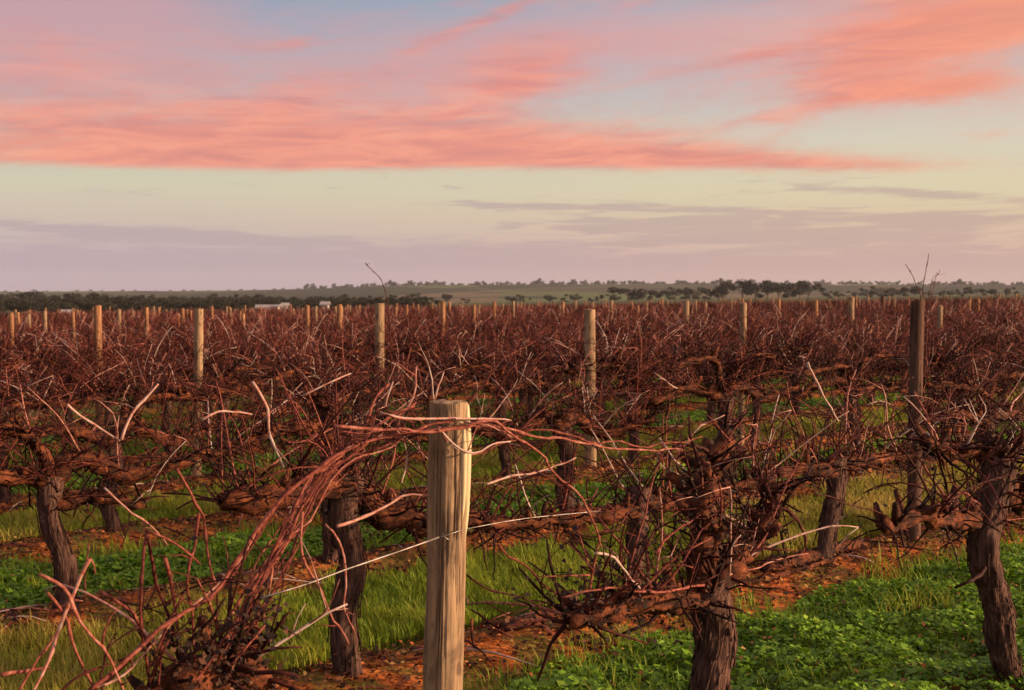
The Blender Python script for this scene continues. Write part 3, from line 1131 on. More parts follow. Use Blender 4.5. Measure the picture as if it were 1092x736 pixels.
        r0 = rng.uniform(.0036, .0062) * fat
        mb = MB()
        mb.tube(path, cane_rad(len(path), r0, r0 * .5), cs, tint)
        for _ in range((0, 2, 3, 4)[detail]):                  # side shoots and tendrils
            j = rng.randint(1, len(path) - 1)
            sd = Vector((rng.gauss(0, 1), rng.gauss(0, 1), rng.gauss(.2, .7)))
            sl = rng.uniform(.05, .22)
            sp = cane_path(rng, path[j], sd, sl, .15, .2, sl / 3)
            mb.tube(sp, cane_rad(len(sp), r0 * .55, r0 * .25), 3, min(1, tint * rng.uniform(.6, 1.2)))
        if rng.random() < .5:
            leaf_c.append(path[rng.randint(1, len(path) - 1)])
        canes.append(mb)
    # twiggy old wood, short and dark, close round the arms
    tw = MB()
    for i in range(int(ncane * (1.3, 2.8, 3.6, 3.0)[detail] * twigs)):
        p = rng.choice(seeds)
        d = Vector((rng.gauss(0, .8), rng.gauss(0, .8), rng.gauss(.35, .8)))
        L = rng.uniform(.05, .26)
        sp = cane_path(rng, p, d, L, .1, .28, L / (2 if detail < 2 else 4))
        r0 = rng.uniform(.003, .0085) * fat
        tw.tube(sp, cane_rad(len(sp), r0, r0 * .4), 3 if detail < 3 else 5, rng.uniform(.0, .42))
        if rng.random() < .3:
            leaf_c.append(sp[-1])
    out['canes'] = canes
    out['twigs'] = tw
    out['leaf_c'] = leaf_c
    out['rng'] = rng
    return out


def leaf_part(parts, size=.009, extra=None, n=1.0):
    cs = list(parts['leaf_c'])
    cs = cs[:int(len(cs) * n)] if n < 1 else cs
    if extra:
        cs += extra
    if not cs:
        return None
    return leaf_quads(parts['rng'], cs, size)


def assemble_near(parts, root, each_cane=True):
    parts['trunk'].build('trunk', M['trunk'], root)
    arms = [a.build('cordon_arm', M['arm'], root) for a in parts['arms']]
    for c, i in zip(parts['canes'][:98], parts['owner']):
        c.build('cane', M['cane'], arms[i])
    parts['twigs'].build('twigs', M['cane'], root)['kind'] = 'stuff'
    lp = leaf_part(parts)
    if lp is not None:
        o = quads('dead_leaves', lp[0], lp[1], M['dead_leaf'], root)
        o['kind'] = 'stuff'


MAX_SINGLES = 298


def vine_sites():
    """every vine of the field that the view takes in"""
    rng = random.Random(4)
    first = {1: [u_of(212, rowv(1)), u_of(760, rowv(1)), u_of(1060, rowv(1))],
             2: [u_of(372, rowv(2)), u_of(682, rowv(2)), u_of(886, rowv(2))],
             3: [u_of(65, rowv(3))], 4: [u_of(118, rowv(4))]}
    S = []
    for k in range(1, 53):
        v = rowv(k)
        have = list(first.get(k, []))
        fixed = set(have)
        if not have:
            have = [rng.uniform(0, RV)]
        lo, hi = min(have), max(have)
        u = lo - RV
        while u > -70:
            have.append(u + rng.uniform(-.12, .12)); u -= RV
        u = hi + RV
        while u < 150:
            have.append(u + rng.uniform(-.12, .12)); u += RV
        for u in have:
            x, y = xy(u, v)
            mar = FPX * 1.15 / max(y, .5)
            if y < 1.6 or y > 104 or not in_view(x, y, mar):
                continue
            if k == 1 and u not in fixed:
                continue
            if k == 2 and u not in fixed and CX + FPX * x / y < 300:      # a gap in the row
                continue
            if u not in fixed:
                for pu, pk in POSTS:
                    if pk == k and abs(pu - u) < .16:
                        u = pu + .22
                        x, y = xy(u, v)
            S.append((math.hypot(x, y), k, u, x, y, u in fixed))
    S.sort()
    return S


def px_local(root_xy, z0, P, dv=0.0, v=None):
    """photograph pixel -> point in a vine's own frame (x along the row)"""
    p = at_row(P[0], P[1], v + (P[2] if len(P) > 2 else dv))
    dx, dy = p.x - root_xy[0], p.y - root_xy[1]
    return Vector((dx * DIRX + dy * DIRY, dx * NRX + dy * NRY, p.z - z0))


def hero_cane(root, rxy, z0, v, pts, r0, tint, dv=0.0, r1=None, seed=0):
    rng = random.Random(seed + int(pts[0][0] * 7 + pts[0][1]))
    n = len(pts)
    amp = rng.uniform(-.05, .05)
    P = [px_local(rxy, z0, q, dv + amp * math.sin(3.0 * i / max(1, n - 1)), v) for i, q in enumerate(pts)]
    path = spline(P, 0.018)
    kx, kz, o = 0.0, 0.0, []
    for i, q in enumerate(path):                                 # a small change of angle at every node
        if i % 5 == 0:
            tx, tz = rng.gauss(0, .0065), rng.gauss(0, .0065)
        kx += (tx - kx) * .4
        kz += (tz - kz) * .4
        o.append(q + Vector((kx, rng.gauss(0, .0012), kz)))
    path = o
    mb = MB()
    m = len(path)
    r1 = r1 or r0 * .6
    rad = [(r0 + (r1 - r0) * i / (m - 1)) * (1.38 if i % 5 == 0 and 0 < i < m - 1 else 0.98) for i in range(m)]
    rad = [q * .70 for q in rad]
    tint = min(tint, .86) if tint > .9 else tint + rng.uniform(-.08, .14)
    mb.tube(path, rad, 7, tint, rough=0.16, seed=seed, freq=60)
    for i in range(5, m - 1, 5):                                 # buds, stubs and a few tendrils at the nodes
        if rng.random() < .75:
            d = Vector((rng.gauss(0, 1), rng.gauss(0, 1), rng.gauss(.3, .8))).normalized()
            L = rng.choice((.008, .010, .014, .02, .05, .09))
            sp = cane_path(rng, path[i], d, L + r0, .1, .25, (L + r0) / 3)
            mb.tube(sp, cane_rad(len(sp), r0 * .45, r0 * .2), 4, tint * .8)
    return mb.build('cane', M['cane'], root)


HERO_LEFT = [   # canes of the near vine at the left, fanning up and over to the post
    ([(96, 738), (128, 717), (187, 659), (231, 630), (258, 591), (289, 544), (313, 516), (343, 493), (367, 480), (394, 470), (430, 462), (469, 453), (510, 453), (545, 463)], .0074, .68, -.03),
    ([(236, 690), (262, 645), (292, 596), (318, 548), (338, 510), (360, 494), (394, 465), (421, 446), (446, 436)], .0068, .56, .0),
    ([(242, 700), (272, 640), (300, 590), (322, 550), (348, 507), (370, 487), (396, 478), (440, 466), (470, 458)], .0064, .60, .05),
    ([(228, 712), (254, 660), (284, 604), (306, 560), (330, 518), (352, 492), (384, 462), (401, 430), (419, 409)], .0070, .58, .02),
    ([(250, 706), (278, 655), (309, 600), (325, 556), (345, 520), (366, 500), (392, 486), (420, 470)], .0052, .50, .08),
    ([(238, 720), (268, 650), (298, 585), (312, 545), (326, 515)], .0048, .44, .06),
    ([(360, 457), (394, 462), (430, 458), (472, 455), (523, 453), (550, 465), (574, 486), (611, 520), (632, 550), (642, 581)], .0062, .62, -.07),
    ([(411, 436), (419, 412)], .0040, .92, .0),
    ([(407, 440), (418, 443), (442, 446), (496, 446), (543, 448)], .0048, .95, -.06),
    ([(468, 455), (486, 474), (506, 482), (526, 472), (547, 469)], .0044, .88, -.08),
    ([(490, 452), (520, 453), (557, 463), (594, 467), (622, 474), (659, 475), (730, 480)], .0056, .72, -.04),
    ([(560, 461), (610, 466), (632, 474), (686, 475), (730, 472), (748, 470)], .0046, .60, .02),
    ([(521, 516), (547, 508), (577, 506), (600, 498), (618, 489)], .0046, .97, -.02),
    ([(496, 428), (520, 402), (547, 378), (569, 363)], .0044, .50, .10),
    ([(431, 440), (441, 419), (445, 392)], .0044, .72, .05),
    ([(464, 426), (468, 410), (474, 395)], .0038, .98, .03),
    ([(428, 463), (433, 491), (428, 514)], .0042, .97, .02),
    ([(470, 454), (478, 470), (500, 492), (506, 530), (520, 560)], .0034, .40, .06),
    ([(156, 566), (150, 598), (151, 639), (153, 686), (166, 738)], .0056, .50, .02),
    ([(158, 574), (166, 612), (180, 646), (190, 676), (200, 716)], .0060, .48, .0),
    ([(175, 595), (180, 620), (185, 646), (190, 680)], .0074, .62, .04),
    ([(187, 500), (207, 537), (217, 550), (224, 591), (231, 629), (232, 680)], .0048, .66, .06),
    ([(212, 547), (206, 585), (202, 618), (207, 656), (207, 712)], .0052, .50, -.02),
    ([(156, 566), (177, 574), (200, 588), (212, 598)], .0046, .62, -.02),
    ([(112, 520), (143, 547), (160, 566), (173, 583)], .0036, .74, .10),
    ([(323, 545), (323, 591), (340, 622), (357, 659), (367, 690)], .0052, .70, -.04),
    ([(346, 560), (360, 578), (370, 622), (367, 649), (375, 676)], .0046, .66, .02),
    ([(268, 406), (282, 433), (292, 470), (302, 486), (311, 497)], .0058, .82, .12),
    ([(288, 466), (298, 490), (304, 503)], .0052, .92, .12),
    ([(217, 446), (234, 436), (251, 436), (272, 441)], .0042, .99, .10),
    ([(129, 469), (139, 443), (152, 426), (166, 409)], .0052, .96, .14),
    ([(76, 433), (96, 448), (126, 467)], .0044, .80, .14),
    ([(205, 730), (226, 700), (242, 672), (284, 662)], .0044, .55, -.06),
    ([(240, 716), (262, 690), (280, 668)], .0046, .55, -.06),
    ([(323, 423), (360, 406), (376, 399)], .0036, .80, .12),
    ([(360, 560), (390, 548), (430, 530), (458, 532)], .0062, .72, .0),
]
HERO_CORNER = [  # bundle of cut prunings leaning up out of the lower left corner
    ([(95, 595), (85, 612), (65, 663), (51, 707), (34, 742)], .0064, .72, .0),
    ([(95, 594), (99, 602), (100, 611)], .0036, .60, .0),
    ([(49, 634), (65, 659), (82, 693), (102, 731), (106, 742)], .0056, .60, .02),
    ([(42, 615), (68, 632), (85, 659), (109, 686), (129, 731), (134, 744)], .0056, .66, -.03),
    ([(105, 632), (126, 648), (146, 664), (166, 690)], .0054, .50, .04),
    ([(0, 722), (24, 720), (48, 718)], .0070, .60, .05),
    ([(60, 742), (90, 716), (128, 702), (150, 690)], .0044, .45, .0),
    ([(110, 742), (104, 716), (118, 690), (128, 676)], .0046, .44, .02),
    ([(20, 742), (44, 704), (60, 668)], .0046, .60, .05),
]


def build_vines():
    S = vine_sites()
    singles = S[:MAX_SINGLES]
    rest = S[MAX_SINGLES:]
    heroes = {}
    for s in singles:
        if s[5]:
            heroes[(s[1], round(s[2], 3))] = s
    GV = 'leafless grapevines in rows'
    # order along each row, for the labels
    by_row = {}
    for s in singles:
        if in_view(s[3], s[4], 4):
            by_row.setdefault(s[1], []).append(s[2])
    for k in by_row:
        by_row[k].sort()
    HL = {(1, 0): 'near vine low at left with shrivelled leaves and long canes tied over the pale post',
          (1, 1): 'near vine with thick forked trunk standing right of the pale post, twiggy and dark',
          (1, 2): 'near vine with twisted grey trunk at the right edge beside lush clover',
          (2, 0): 'dark upright vine directly left of the pale near post, trunk draped in dead leaves',
          (2, 1): 'second row vine right behind the pale post with long orange brown arms',
          (2, 2): 'second row vine with slim leaning trunk, left of the near-black old post',
          (3, 0): 'third row vine at the left edge with grey trunk standing in green clover',
          (4, 0): 'fourth row vine with slim trunk just right of the grey-trunked left edge vine'}
    hero_u = {}
    for k, n in ((1, 3), (2, 3), (3, 1), (4, 1)):
        us = sorted(s[2] for s in singles if s[5] and s[1] == k)
        for i, u in enumerate(us):
            hero_u[(k, u)] = i

    # prototypes for the middle distance and beyond
    mid, far = [], []
    for i in range(9):
        p = vine_parts(300 + i, 1, 185)
        c = MB()
        for q in p['canes']:
            c.join(q)
        c.join(p['twigs'])
        mid.append((p['trunk'].data('trunk', M['trunk']), [a.data('cordon_arm', M['arm']) for a in p['arms']], c.data('canes', M['cane'])))
    farmb = []
    for i in range(8):
        p = vine_parts(400 + i, 0, 84)
        t = p['trunk']
        for a in p['arms']:
            t.join(a)
        for q in p['canes']:
            t.join(q)
        t.join(p['twigs'])
        t.t = [min(1, x * .9) for x in t.t]
        farmb.append(t)
        far.append(t.data('grapevine', M['cane']))

    rng = random.Random(12)
    for s in singles:
        d, k, u, x, y, fixed = s
        z = gz(x, y)
        row = by_row.get(k, [])
        if (k, u) in hero_u:
            label = HL[(k, hero_u[(k, u)])]
        elif k <= 12 and u in row:
            i = row.index(u)
            cnt = ORD[i + 1] if i + 1 < len(ORD) else 'last'
            label = 'bare vine %s from the left in the %s row back from the near post' % (cnt, ORD[k])
            if i == 0:
                label = 'leftmost bare vine of the %s row back from the near post' % ORD[k]
            elif i == len(row) - 1:
                label = 'rightmost bare vine of the %s row back from the near post' % ORD[k]
        elif u in row:
            label = 'small bare vine melting into the crowded far rows below the trees'
        else:
            label = 'bare vine rooted just past the picture edge, only its canes reaching in, %s row' % (ORD[k] if k < len(ORD) else 'far')
        flip = rng.random() < .5
        if d > 30:
            o = link('grapevine', rng.choice(far))
            o.location = (x, y, z)
            o.rotation_euler = (0, 0, ROW_ANG + (math.pi if flip else 0))
            sz = rng.uniform(.92, 1.05)
            o.scale = (1, 1, sz)
            tag(o, label, 'grapevine', GV)
            continue
        root = link('grapevine', None)
        root.location = (x, y, z)
        root.rotation_euler = (0, 0, ROW_ANG)
        tag(root, label, 'grapevine', GV)
        if d > 12.5:
            tr, ar, ca = rng.choice(mid)
            if flip:
                root.rotation_euler = (0, 0, ROW_ANG + math.pi)
            root.scale = (1, 1, rng.uniform(.93, 1.06))
            link('trunk', tr, root)
            for a in ar:
                link('cordon_arm', a, root)
            link('canes', ca, root)['kind'] = 'stuff'
            continue
        seed = 1000 + int(u * 37) + 100 * k
        L = lambda *P: [tuple(px_local((x, y), z, q, 0, rowv(k))) for q in P]
        if k == 1 and fixed:
            i = hero_u[(k, u)]
            if i == 0:
                p = vine_parts(seed, 3, 9, arms=[L((214, 726), (232, 708), (262, 716), (284, 730)), L((212, 726), (196, 724), (170, 738), (140, 760))], fork=0.70, up=(.2, .4), tall=0, twigs=.9)
            elif i == 1:
                p = vine_parts(seed, 3, 46, twigs=1.0, fork=0.74, trunk_path=L((768, 900), (766, 800), (758, 730), (764, 680), (757, 640), (752, 622)),
                               arms=[L((752, 632), (746, 600), (752, 562), (748, 530), (766, 490, .03), (776, 462, .05)), L((758, 628), (782, 600, .03), (806, 572, .05), (822, 545, .06), (818, 510, .06)),
                                     L((748, 640), (722, 640, -.02), (690, 642, -.03), (650, 650, -.02), (606, 664))], up=(.14, .36), tall=0, thick=1.1)
            else:
                p = vine_parts(seed, 3, 70, fork=0.8, trunk_path=L((1082, 790), (1078, 730), (1070, 690), (1062, 640), (1050, 600), (1050, 565), (1060, 530), (1066, 490)),
                               arms=[L((1056, 545), (1036, 552, .02), (1008, 556), (980, 548), (952, 562), (940, 560)), L((1062, 520), (1090, 534, .03), (1130, 530), (1180, 515)),
                                     L((1066, 496), (1040, 480, .05), (1010, 482, .06), (985, 470, .05)), L((1066, 496), (1086, 476, .04), (1110, 466))], up=(.25, .5), tall=0)
        elif k == 2 and fixed:
            i = hero_u[(k, u)]
            if i == 0:
                p = vine_parts(seed, 2, 70, fork=0.9, trunk_path=L((374, 760), (372, 715), (366, 660), (376, 600), (366, 550), (370, 505)),
                               arms=[L((370, 515), (340, 520), (290, 530), (236, 536)), L((370, 510), (400, 545), (450, 556), (510, 556))], thick=1.5)
            elif i == 1:
                p = vine_parts(seed, 2, 68, fork=0.66, trunk_path=L((668, 700), (668, 660), (676, 610), (680, 560), (682, 520)),
                               arms=[L((680, 545), (640, 548), (580, 556), (505, 560)), L((682, 535), (720, 536), (780, 520), (826, 506))])
            else:
                p = vine_parts(seed, 2, 72, fork=0.7, trunk_path=L((872, 630), (878, 590), (886, 550), (892, 515), (890, 490)),
                               arms=[L((890, 502), (860, 500), (826, 506)), L((890, 496), (930, 490), (970, 484), (1000, 480))])
        else:
            p = vine_parts(seed, 2, 95, up=(.28, .70))
        assemble_near(p, root)
        V = rowv(k)
        if k == 1 and fixed and hero_u[(k, u)] == 0:
            for q, (pts, r0, tint, dv) in enumerate(HERO_LEFT):
                hero_cane(root, (x, y), z, V, pts, r0, tint - .04, dv, seed=q)
                if q < 11 and len(pts) > 3:                      # thinner canes of the same fan
                    rq = random.Random(900 + q)
                    for j in range(2):
                        a, b = rq.uniform(-9, 9), rq.uniform(-9, 9)
                        n = rq.randint(max(3, len(pts) - 4), len(pts))
                        hero_cane(root, (x, y), z, V, [(px + a * (.3 + i / len(pts)) + rq.gauss(0, 3), py + b * (.3 + i / len(pts)) + rq.gauss(0, 3)) for i, (px, py) in enumerate(pts[:n])], r0 * rq.uniform(.45, .75), rq.choice((.34, .42, .5, .6, .85)), dv + rq.uniform(-.07, .07), seed=300 + 3 * q + j)
            cs = []
            rr = random.Random(3)
            for _ in range(150):
                px, py = rr.gauss(236, 24), rr.gauss(704, 18)
                cs.append(px_local((x, y), z, (px, py), rr.gauss(0, .05), V))
            for _ in range(36):
                cs.append(px_local((x, y), z, (rr.gauss(280, 6), rr.gauss(664, 18)), rr.gauss(0, .03), V))
            qv, qt = leaf_quads(rr, cs, .0095)
            quads('dead_leaves', qv, qt, M['dead_leaf'], root)['kind'] = 'stuff'
        if k == 1 and fixed and hero_u[(k, u)] == 1:
            for q, (pts, r0, tint, dv) in enumerate([
                ([(752, 624), (700, 628), (640, 628), (596, 634)], .0060, .55, -.05),
                ([(635, 591), (650, 594), (666, 605), (684, 627)], .0066, .85, -.06),
                ([(532, 581), (557, 605), (594, 632), (620, 646)], .0046, .45, .0),
                ([(499, 612), (530, 629), (564, 639), (590, 656)], .0044, .36, .02),
                ([(760, 628), (790, 610), (830, 598), (862, 592)], .0048, .62, -.03),
                ([(700, 592), (720, 570), (752, 545), (776, 520)], .0060, .55, -.08),
                ([(690, 640), (720, 610), (745, 570), (765, 545)], .0060, .5, -.06),
                ([(800, 590), (822, 556), (846, 500), (860, 470)], .0058, .55, -.03),
                ([(704, 468), (718, 488), (728, 502), (742, 517)], .0046, .9, .06),
                ([(770, 480), (790, 450), (800, 420)], .005, .6, .0),
                ([(722, 480), (735, 470), (752, 452), (772, 440)], .0046, .8, .05)]):
                hero_cane(root, (x, y), z, V, pts, r0, tint, dv, seed=50 + q)
            cs = []
            rr = random.Random(5)
            for _ in range(150):
                cs.append(px_local((x, y), z, (rr.gauss(660, 44), rr.gauss(640, 20)), rr.gauss(0, .06), V))
            for _ in range(120):
                cs.append(px_local((x, y), z, (rr.gauss(770, 34), rr.gauss(540, 34)), rr.gauss(0.02, .06), V))
            qv, qt = leaf_quads(rr, cs, .009)
            quads('dead_leaves', qv, qt, M['dead_leaf'], root)['kind'] = 'stuff'
        if k == 1 and fixed and hero_u[(k, u)] == 2:
            for q, (pts, r0, tint, dv) in enumerate([
                ([(861, 387), (875, 416), (888, 436), (895, 445)], .0070, .9, .1),
                ([(968, 566), (930, 545), (890, 532), (868, 530)], .0050, .42, .0),
                ([(1046, 548), (1030, 528), (1014, 508), (1000, 480)], .0056, .4, .0),
                ([(1040, 556), (1020, 540), (1004, 528), (985, 512)], .0050, .4, .03),
                ([(1078, 440), (1086, 425), (1096, 412)], .0052, .9, .0),
                ([(1050, 604), (1036, 620), (1018, 630)], .0130, .25, -.04)]):
                hero_cane(root, (x, y), z, V, pts, r0, tint, dv, seed=80 + q)
        if k == 2 and fixed and hero_u[(k, u)] == 0:
            cs = []
            rr = random.Random(6)
            for _ in range(70):
                cs.append(px_local((x, y), z, (rr.gauss(376, 9), rr.uniform(510, 600)), rr.gauss(0, .07), V))
            qv, qt = leaf_quads(rr, cs, .0095)
            quads('dead_leaves', qv, qt, M['dead_leaf'], root)['kind'] = 'stuff'
        if k == 2 and fixed and hero_u[(k, u)] == 2:
            for q, (pts, r0, tint) in enumerate([([(985, 420), (988, 350), (985, 310), (990, 270)], .0055, .5), ([(984, 400), (982, 330), (978, 304), (966, 282)], .0050, .35),
                                                 ([(990, 410), (992, 330), (996, 305), (1002, 288)], .0044, .4), ([(987, 330), (994, 300), (999, 292)], .0030, .4)]):
                hero_cane(root, (x, y), z, V, pts, r0, tint, .02, seed=120 + q)
        if k == 4 and abs(x / y * FPX + CX - 400) < 75 and not heroes.get('tall'):
            heroes['tall'] = 1
            hero_cane(root, (x, y), z, V, [(418, 420), (416, 350), (410, 305), (400, 290), (390, 280)], .0068, .45, 0, seed=140)
            hero_cane(root, (x, y), z, V, [(368, 420), (366, 350), (372, 332)], .0068, .55, 0, seed=141)
    # canes pruned off and left leaning in the near left corner
    k = 1
    x, y = xy(u_of(60, rowv(1)) + .02, rowv(1))
    z = gz(x, y)
    root = link('grapevine', None)
    root.location = (x, y, z)
    root.rotation_euler = (0, 0, ROW_ANG)
    p = vine_parts(4242, 2, 6, fork=0.5, spread=.2, up=(.1, .2), tall=0)
    assemble_near(p, root)
    for q, (pts, r0, tint, dv) in enumerate(HERO_CORNER):
        hero_cane(root, (x, y), z, rowv(1), pts, r0, tint, dv, seed=200 + q)
    tag(root, 'near vine below the lower left corner, only its reddish crossing canes in view', 'grapevine', GV)

    # everything past the nearest three hundred
    Vs, Fs, Ts, nb = [], [], [], 0
    pv = [np.array(t.v) for t in farmb]
    pt = [np.array(t.t, dtype=np.float32) for t in farmb]
    for s in rest:
        d, k, u, x, y, fx = s
        i = rng.randrange(len(farmb))
        a = ROW_ANG + (math.pi if rng.random() < .5 else 0)
        c, sn = math.cos(a), math.sin(a)
        q = pv[i]
        zz = rng.uniform(.92, 1.05)
        Vs.append(np.stack([q[:, 0] * c - q[:, 1] * sn + x, q[:, 0] * sn + q[:, 1] * c + y, q[:, 2] * zz + lie(x, y)], 1))
        Fs.extend([tuple(j + nb for j in f) for f in farmb[i].f])
        Ts.append(pt[i])
        nb += len(q)
    if Vs:
        me = bpy.data.meshes.new('distant_vine_rows')
        me.from_pydata(np.concatenate(Vs).tolist(), [], Fs)
        at = me.attributes.new('tint', 'FLOAT', 'POINT')
        at.data.foreach_set('value', np.concatenate(Ts))
        me.materials.append(M['cane'])
        o = link('distant_vine_rows', me)
        tag(o, 'far vine rows running together as one brown band below the trees', 'grapevines', kind='stuff')
    print('vines', len(singles), 'rest', len(rest), 'last single at', singles[-1][0])


build_vines()


# ------------------------------------------------------------------ wires
def build_wires():
    def wire(path, r, label, group=None):
        mb = MB()
        mb.tube(path, [r] * len(path), 5, .5)
        o = mb.build('trellis_wire', M['wire'])
        tag(o, label, 'wire', group)
    v = rowv(1) - 0.062
    P = lambda a, b, dv=0: at_row(a, b, v + dv)
    wire(spline([P(278, 638), P(330, 622), P(367, 608), P(420, 590), P(468, 573)], .05), .0026, 'slack silver wire running from the pale near post down to the left', 'loose wires at the near post')
    wire(spline([P(470, 573), P(490, 566), P(503, 563, .05), P(560, 553, .06), P(640, 545, .06)], .05), .0014, 'thin wire running from the pale near post to the right', 'loose wires at the near post')


build_wires()


# ------------------------------------------------------------------ what grows and lies on the ground
def scatter(rng, v0, v1, dmin, dmax, dens, fall):
    """random points of an alley between rows in view; density falls with distance"""
    n = int(dens * (v1 - v0) * 40)
    u = rng.uniform(-9, 31, n)
    v = rng.uniform(v0, v1, n)
    x = u * DIRX + v * NRX
    y = u * DIRY + v * NRY
    px = CX + FPX * x / np.maximum(y, .1)
    d = np.hypot(x, y)
    keep = (y > dmin) & (d < dmax) & (px > -160) & (px < 1252) & (rng.uniform(0, 1, n) < np.minimum(1, (fall / d) ** 2))
    return x[keep], y[keep], u[keep], v[keep], d[keep]


def vnoise(x, y, s, o=0.0):
    return np.array([mnoise.noise(Vector((a * s, b * s, o))) for a, b in zip(x, y)])


def build_cover():
    rng = np.random.default_rng(21)
    # lush broadleaf cover in every other alley
    Vq, Tq = [], []
    for gap, dens in ((1, 6500), (3, 5200), (5, 4000), (7, 3000)):
        v0, v1 = rowv(gap) + (.36 if gap > 1 else -.2), rowv(gap + 1) - .46
        x, y, u, v, d = scatter(rng, v0 - .12, v1 + .12, 1.5, 26, dens, 8.5)
        edge = np.minimum(v - v0, v1 - v)
        cl = vnoise(x, y, 2.3)
        fine = vnoise(x, y, 9.0, 4)
        keep = (edge + .16 * cl > -.05)
        x, y, d, cl, fine, edge = [q[keep] for q in (x, y, d, cl, fine, edge)]
        n = len(x)
        H = np.clip(.075 + .07 * cl + .05 * fine, .02, .2) * np.clip(.35 + edge * 2.2, .35, 1)
        h = H * np.sqrt(rng.uniform(0.05, 1, n))
        c = np.stack([x, y, ground_z(x, y) + h], 1)
        s = .006 + .017 * rng.uniform(0, 1, n) ** 1.6 * (1 + .5 * vnoise(x, y, 3.1, 11)); s = s * np.clip(d / 7, 1, 2.2)
        nrm = np.stack([rng.normal(0, .45, n), rng.normal(0, .45, n), np.ones(n)], 1)
        nrm /= np.linalg.norm(nrm, axis=1)[:, None]
        a = np.cross(nrm, rng.normal(0, 1, (n, 3))); a /= np.linalg.norm(a, axis=1)[:, None]
        b = np.cross(nrm, a)
        S = s[:, None]
        bend = nrm * S * rng.uniform(-.5, .2, n)[:, None]
        Vq.append(np.stack([c - a * S, c + b * S * .8 + bend, c + a * S * 1.05, c - b * S * .8 + bend], 1))
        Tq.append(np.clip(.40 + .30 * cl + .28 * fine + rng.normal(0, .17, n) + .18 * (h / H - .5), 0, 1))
    V, T = np.concatenate(Vq), np.concatenate(Tq)
    tag(quads('clover', V, T, M['clover']), 'lush dark green clover cover between the vine rows', 'clover', kind='stuff')
    # grass: yellow-green alleys, and thin tufts along the strips
    Vq, Tq = [], []
    for gap, dens in ((2, 5200), (4, 4200), (6, 3000), (8, 1800), (1, 800), (3, 700), (5, 500)):
        v0, v1 = rowv(gap) + .36, rowv(gap + 1) - .34
        x, y, u, v, d = scatter(rng, v0 - .2, v1 + .2, 1.5, 32, dens, 9.0)
        cl = vnoise(x, y, 1.6, 7)
        fn = vnoise(x, y, 6, 2)
        e = np.minimum(v - v0, v1 - v)
        keep = e + .2 * cl + .12 * fn > -.02
        x, y, u, d, cl, fn = [q[keep] for q in (x, y, u, d, cl, fn)]
        n = len(x)
        H = np.clip(.10 + .06 * cl + .05 * fn, .04, .24) * rng.uniform(.5, 1.25, n)
        ang = rng.uniform(0, 6.28, n)
        lean = rng.uniform(.05, .75, n) * H
        w = rng.uniform(.0018, .0036, n) * np.clip(d / 6, 1, 3.0)
        base = np.stack([x, y, ground_z(x, y) - .005], 1)
        dr = np.stack([np.cos(ang), np.sin(ang), np.zeros(n)], 1)
        sd = np.stack([-np.sin(ang), np.cos(ang), np.zeros(n)], 1) * w[:, None]
        mid = base + dr * (lean * .3)[:, None]; mid[:, 2] += H * .6
        tip = base + dr * lean[:, None]; tip[:, 2] += H * .95
        Vq.append(np.stack([base - sd, base + sd, mid + sd * .85, mid - sd * .85], 1))
        Vq.append(np.stack([mid - sd * .85, mid + sd * .85, tip + sd * .12, tip - sd * .12], 1))
        if gap == 2:
            px = CX + FPX * x / y
            dry = np.interp(px, [-100, 130, 330, 430, 640, 800, 950, 1200], [.74, .70, .44, .34, .46, .70, .74, .75])
        elif gap in (4, 8):
            dry = .55 + .2 * cl
        else:
            dry = .30 + .2 * cl
        t = np.clip(dry + .22 * cl + .12 * fn + rng.normal(0, .10, n), 0, 1)
        Tq += [t, t]
    V, T = np.concatenate(Vq), np.concatenate(Tq)
    tag(quads('grass', V, T, M['grass']), 'yellow green grass between the vine rows', 'grass', kind='stuff')
    # fallen leaves and bits of cane under the rows
    Vq, Tq = [], []
    for k in range(1, 8):
        v = rowv(k)
        x, y, u, vv, d = scatter(rng, v - .36, v + .36, 1.5, 24, 1300, 9)
        n = len(x)
        c = np.stack([x, y, ground_z(x, y) + rng.uniform(.004, .03, n)], 1)
        nrm = np.stack([rng.normal(0, .5, n), rng.normal(0, .5, n), np.ones(n)], 1)
        nrm /= np.linalg.norm(nrm, axis=1)[:, None]
        a = np.cross(nrm, rng.normal(0, 1, (n, 3))); a /= np.linalg.norm(a, axis=1)[:, None]
        b = np.cross(nrm, a)
        S = (rng.uniform(.006, .020, n) * np.clip(d / 8, 1, 1.6))[:, None]
        bend = nrm * S * rng.uniform(-.2, .7, n)[:, None]
        Vq.append(np.stack([c - a * S, c + b * S * .8 + bend, c + a * S, c - b * S * .7 + bend], 1))
        Tq.append(rng.uniform(0, 1, n))
    for gap, dn in ((1, 55), (3, 45), (5, 30)):
        x, y, u, vv, d = scatter(rng, rowv(gap), rowv(gap + 1), 1.5, 20, dn, 9)
        n = len(x)
        c = np.stack([x, y, ground_z(x, y) + rng.uniform(.06, .13, n)], 1)
        a = np.stack([rng.normal(0, 1, n), rng.normal(0, 1, n), rng.normal(0, .3, n)], 1); a /= np.linalg.norm(a, axis=1)[:, None]
        b = np.stack([-a[:, 1], a[:, 0], rng.normal(0, .3, n)], 1)
        S = rng.uniform(.006, .016, n)[:, None]
        up = np.array([[0, 0, 1.0]]) * S * rng.uniform(0, .7, n)[:, None]
        Vq.append(np.stack([c - a * S, c + b * S * .8 + up, c + a * S, c - b * S * .7 + up], 1))
        Tq.append(rng.uniform(.1, 1, n))
    V, T = np.concatenate(Vq), np.concatenate(Tq)
    m, g = mat_new('fallen_leaf')
    t = tint_of(g)
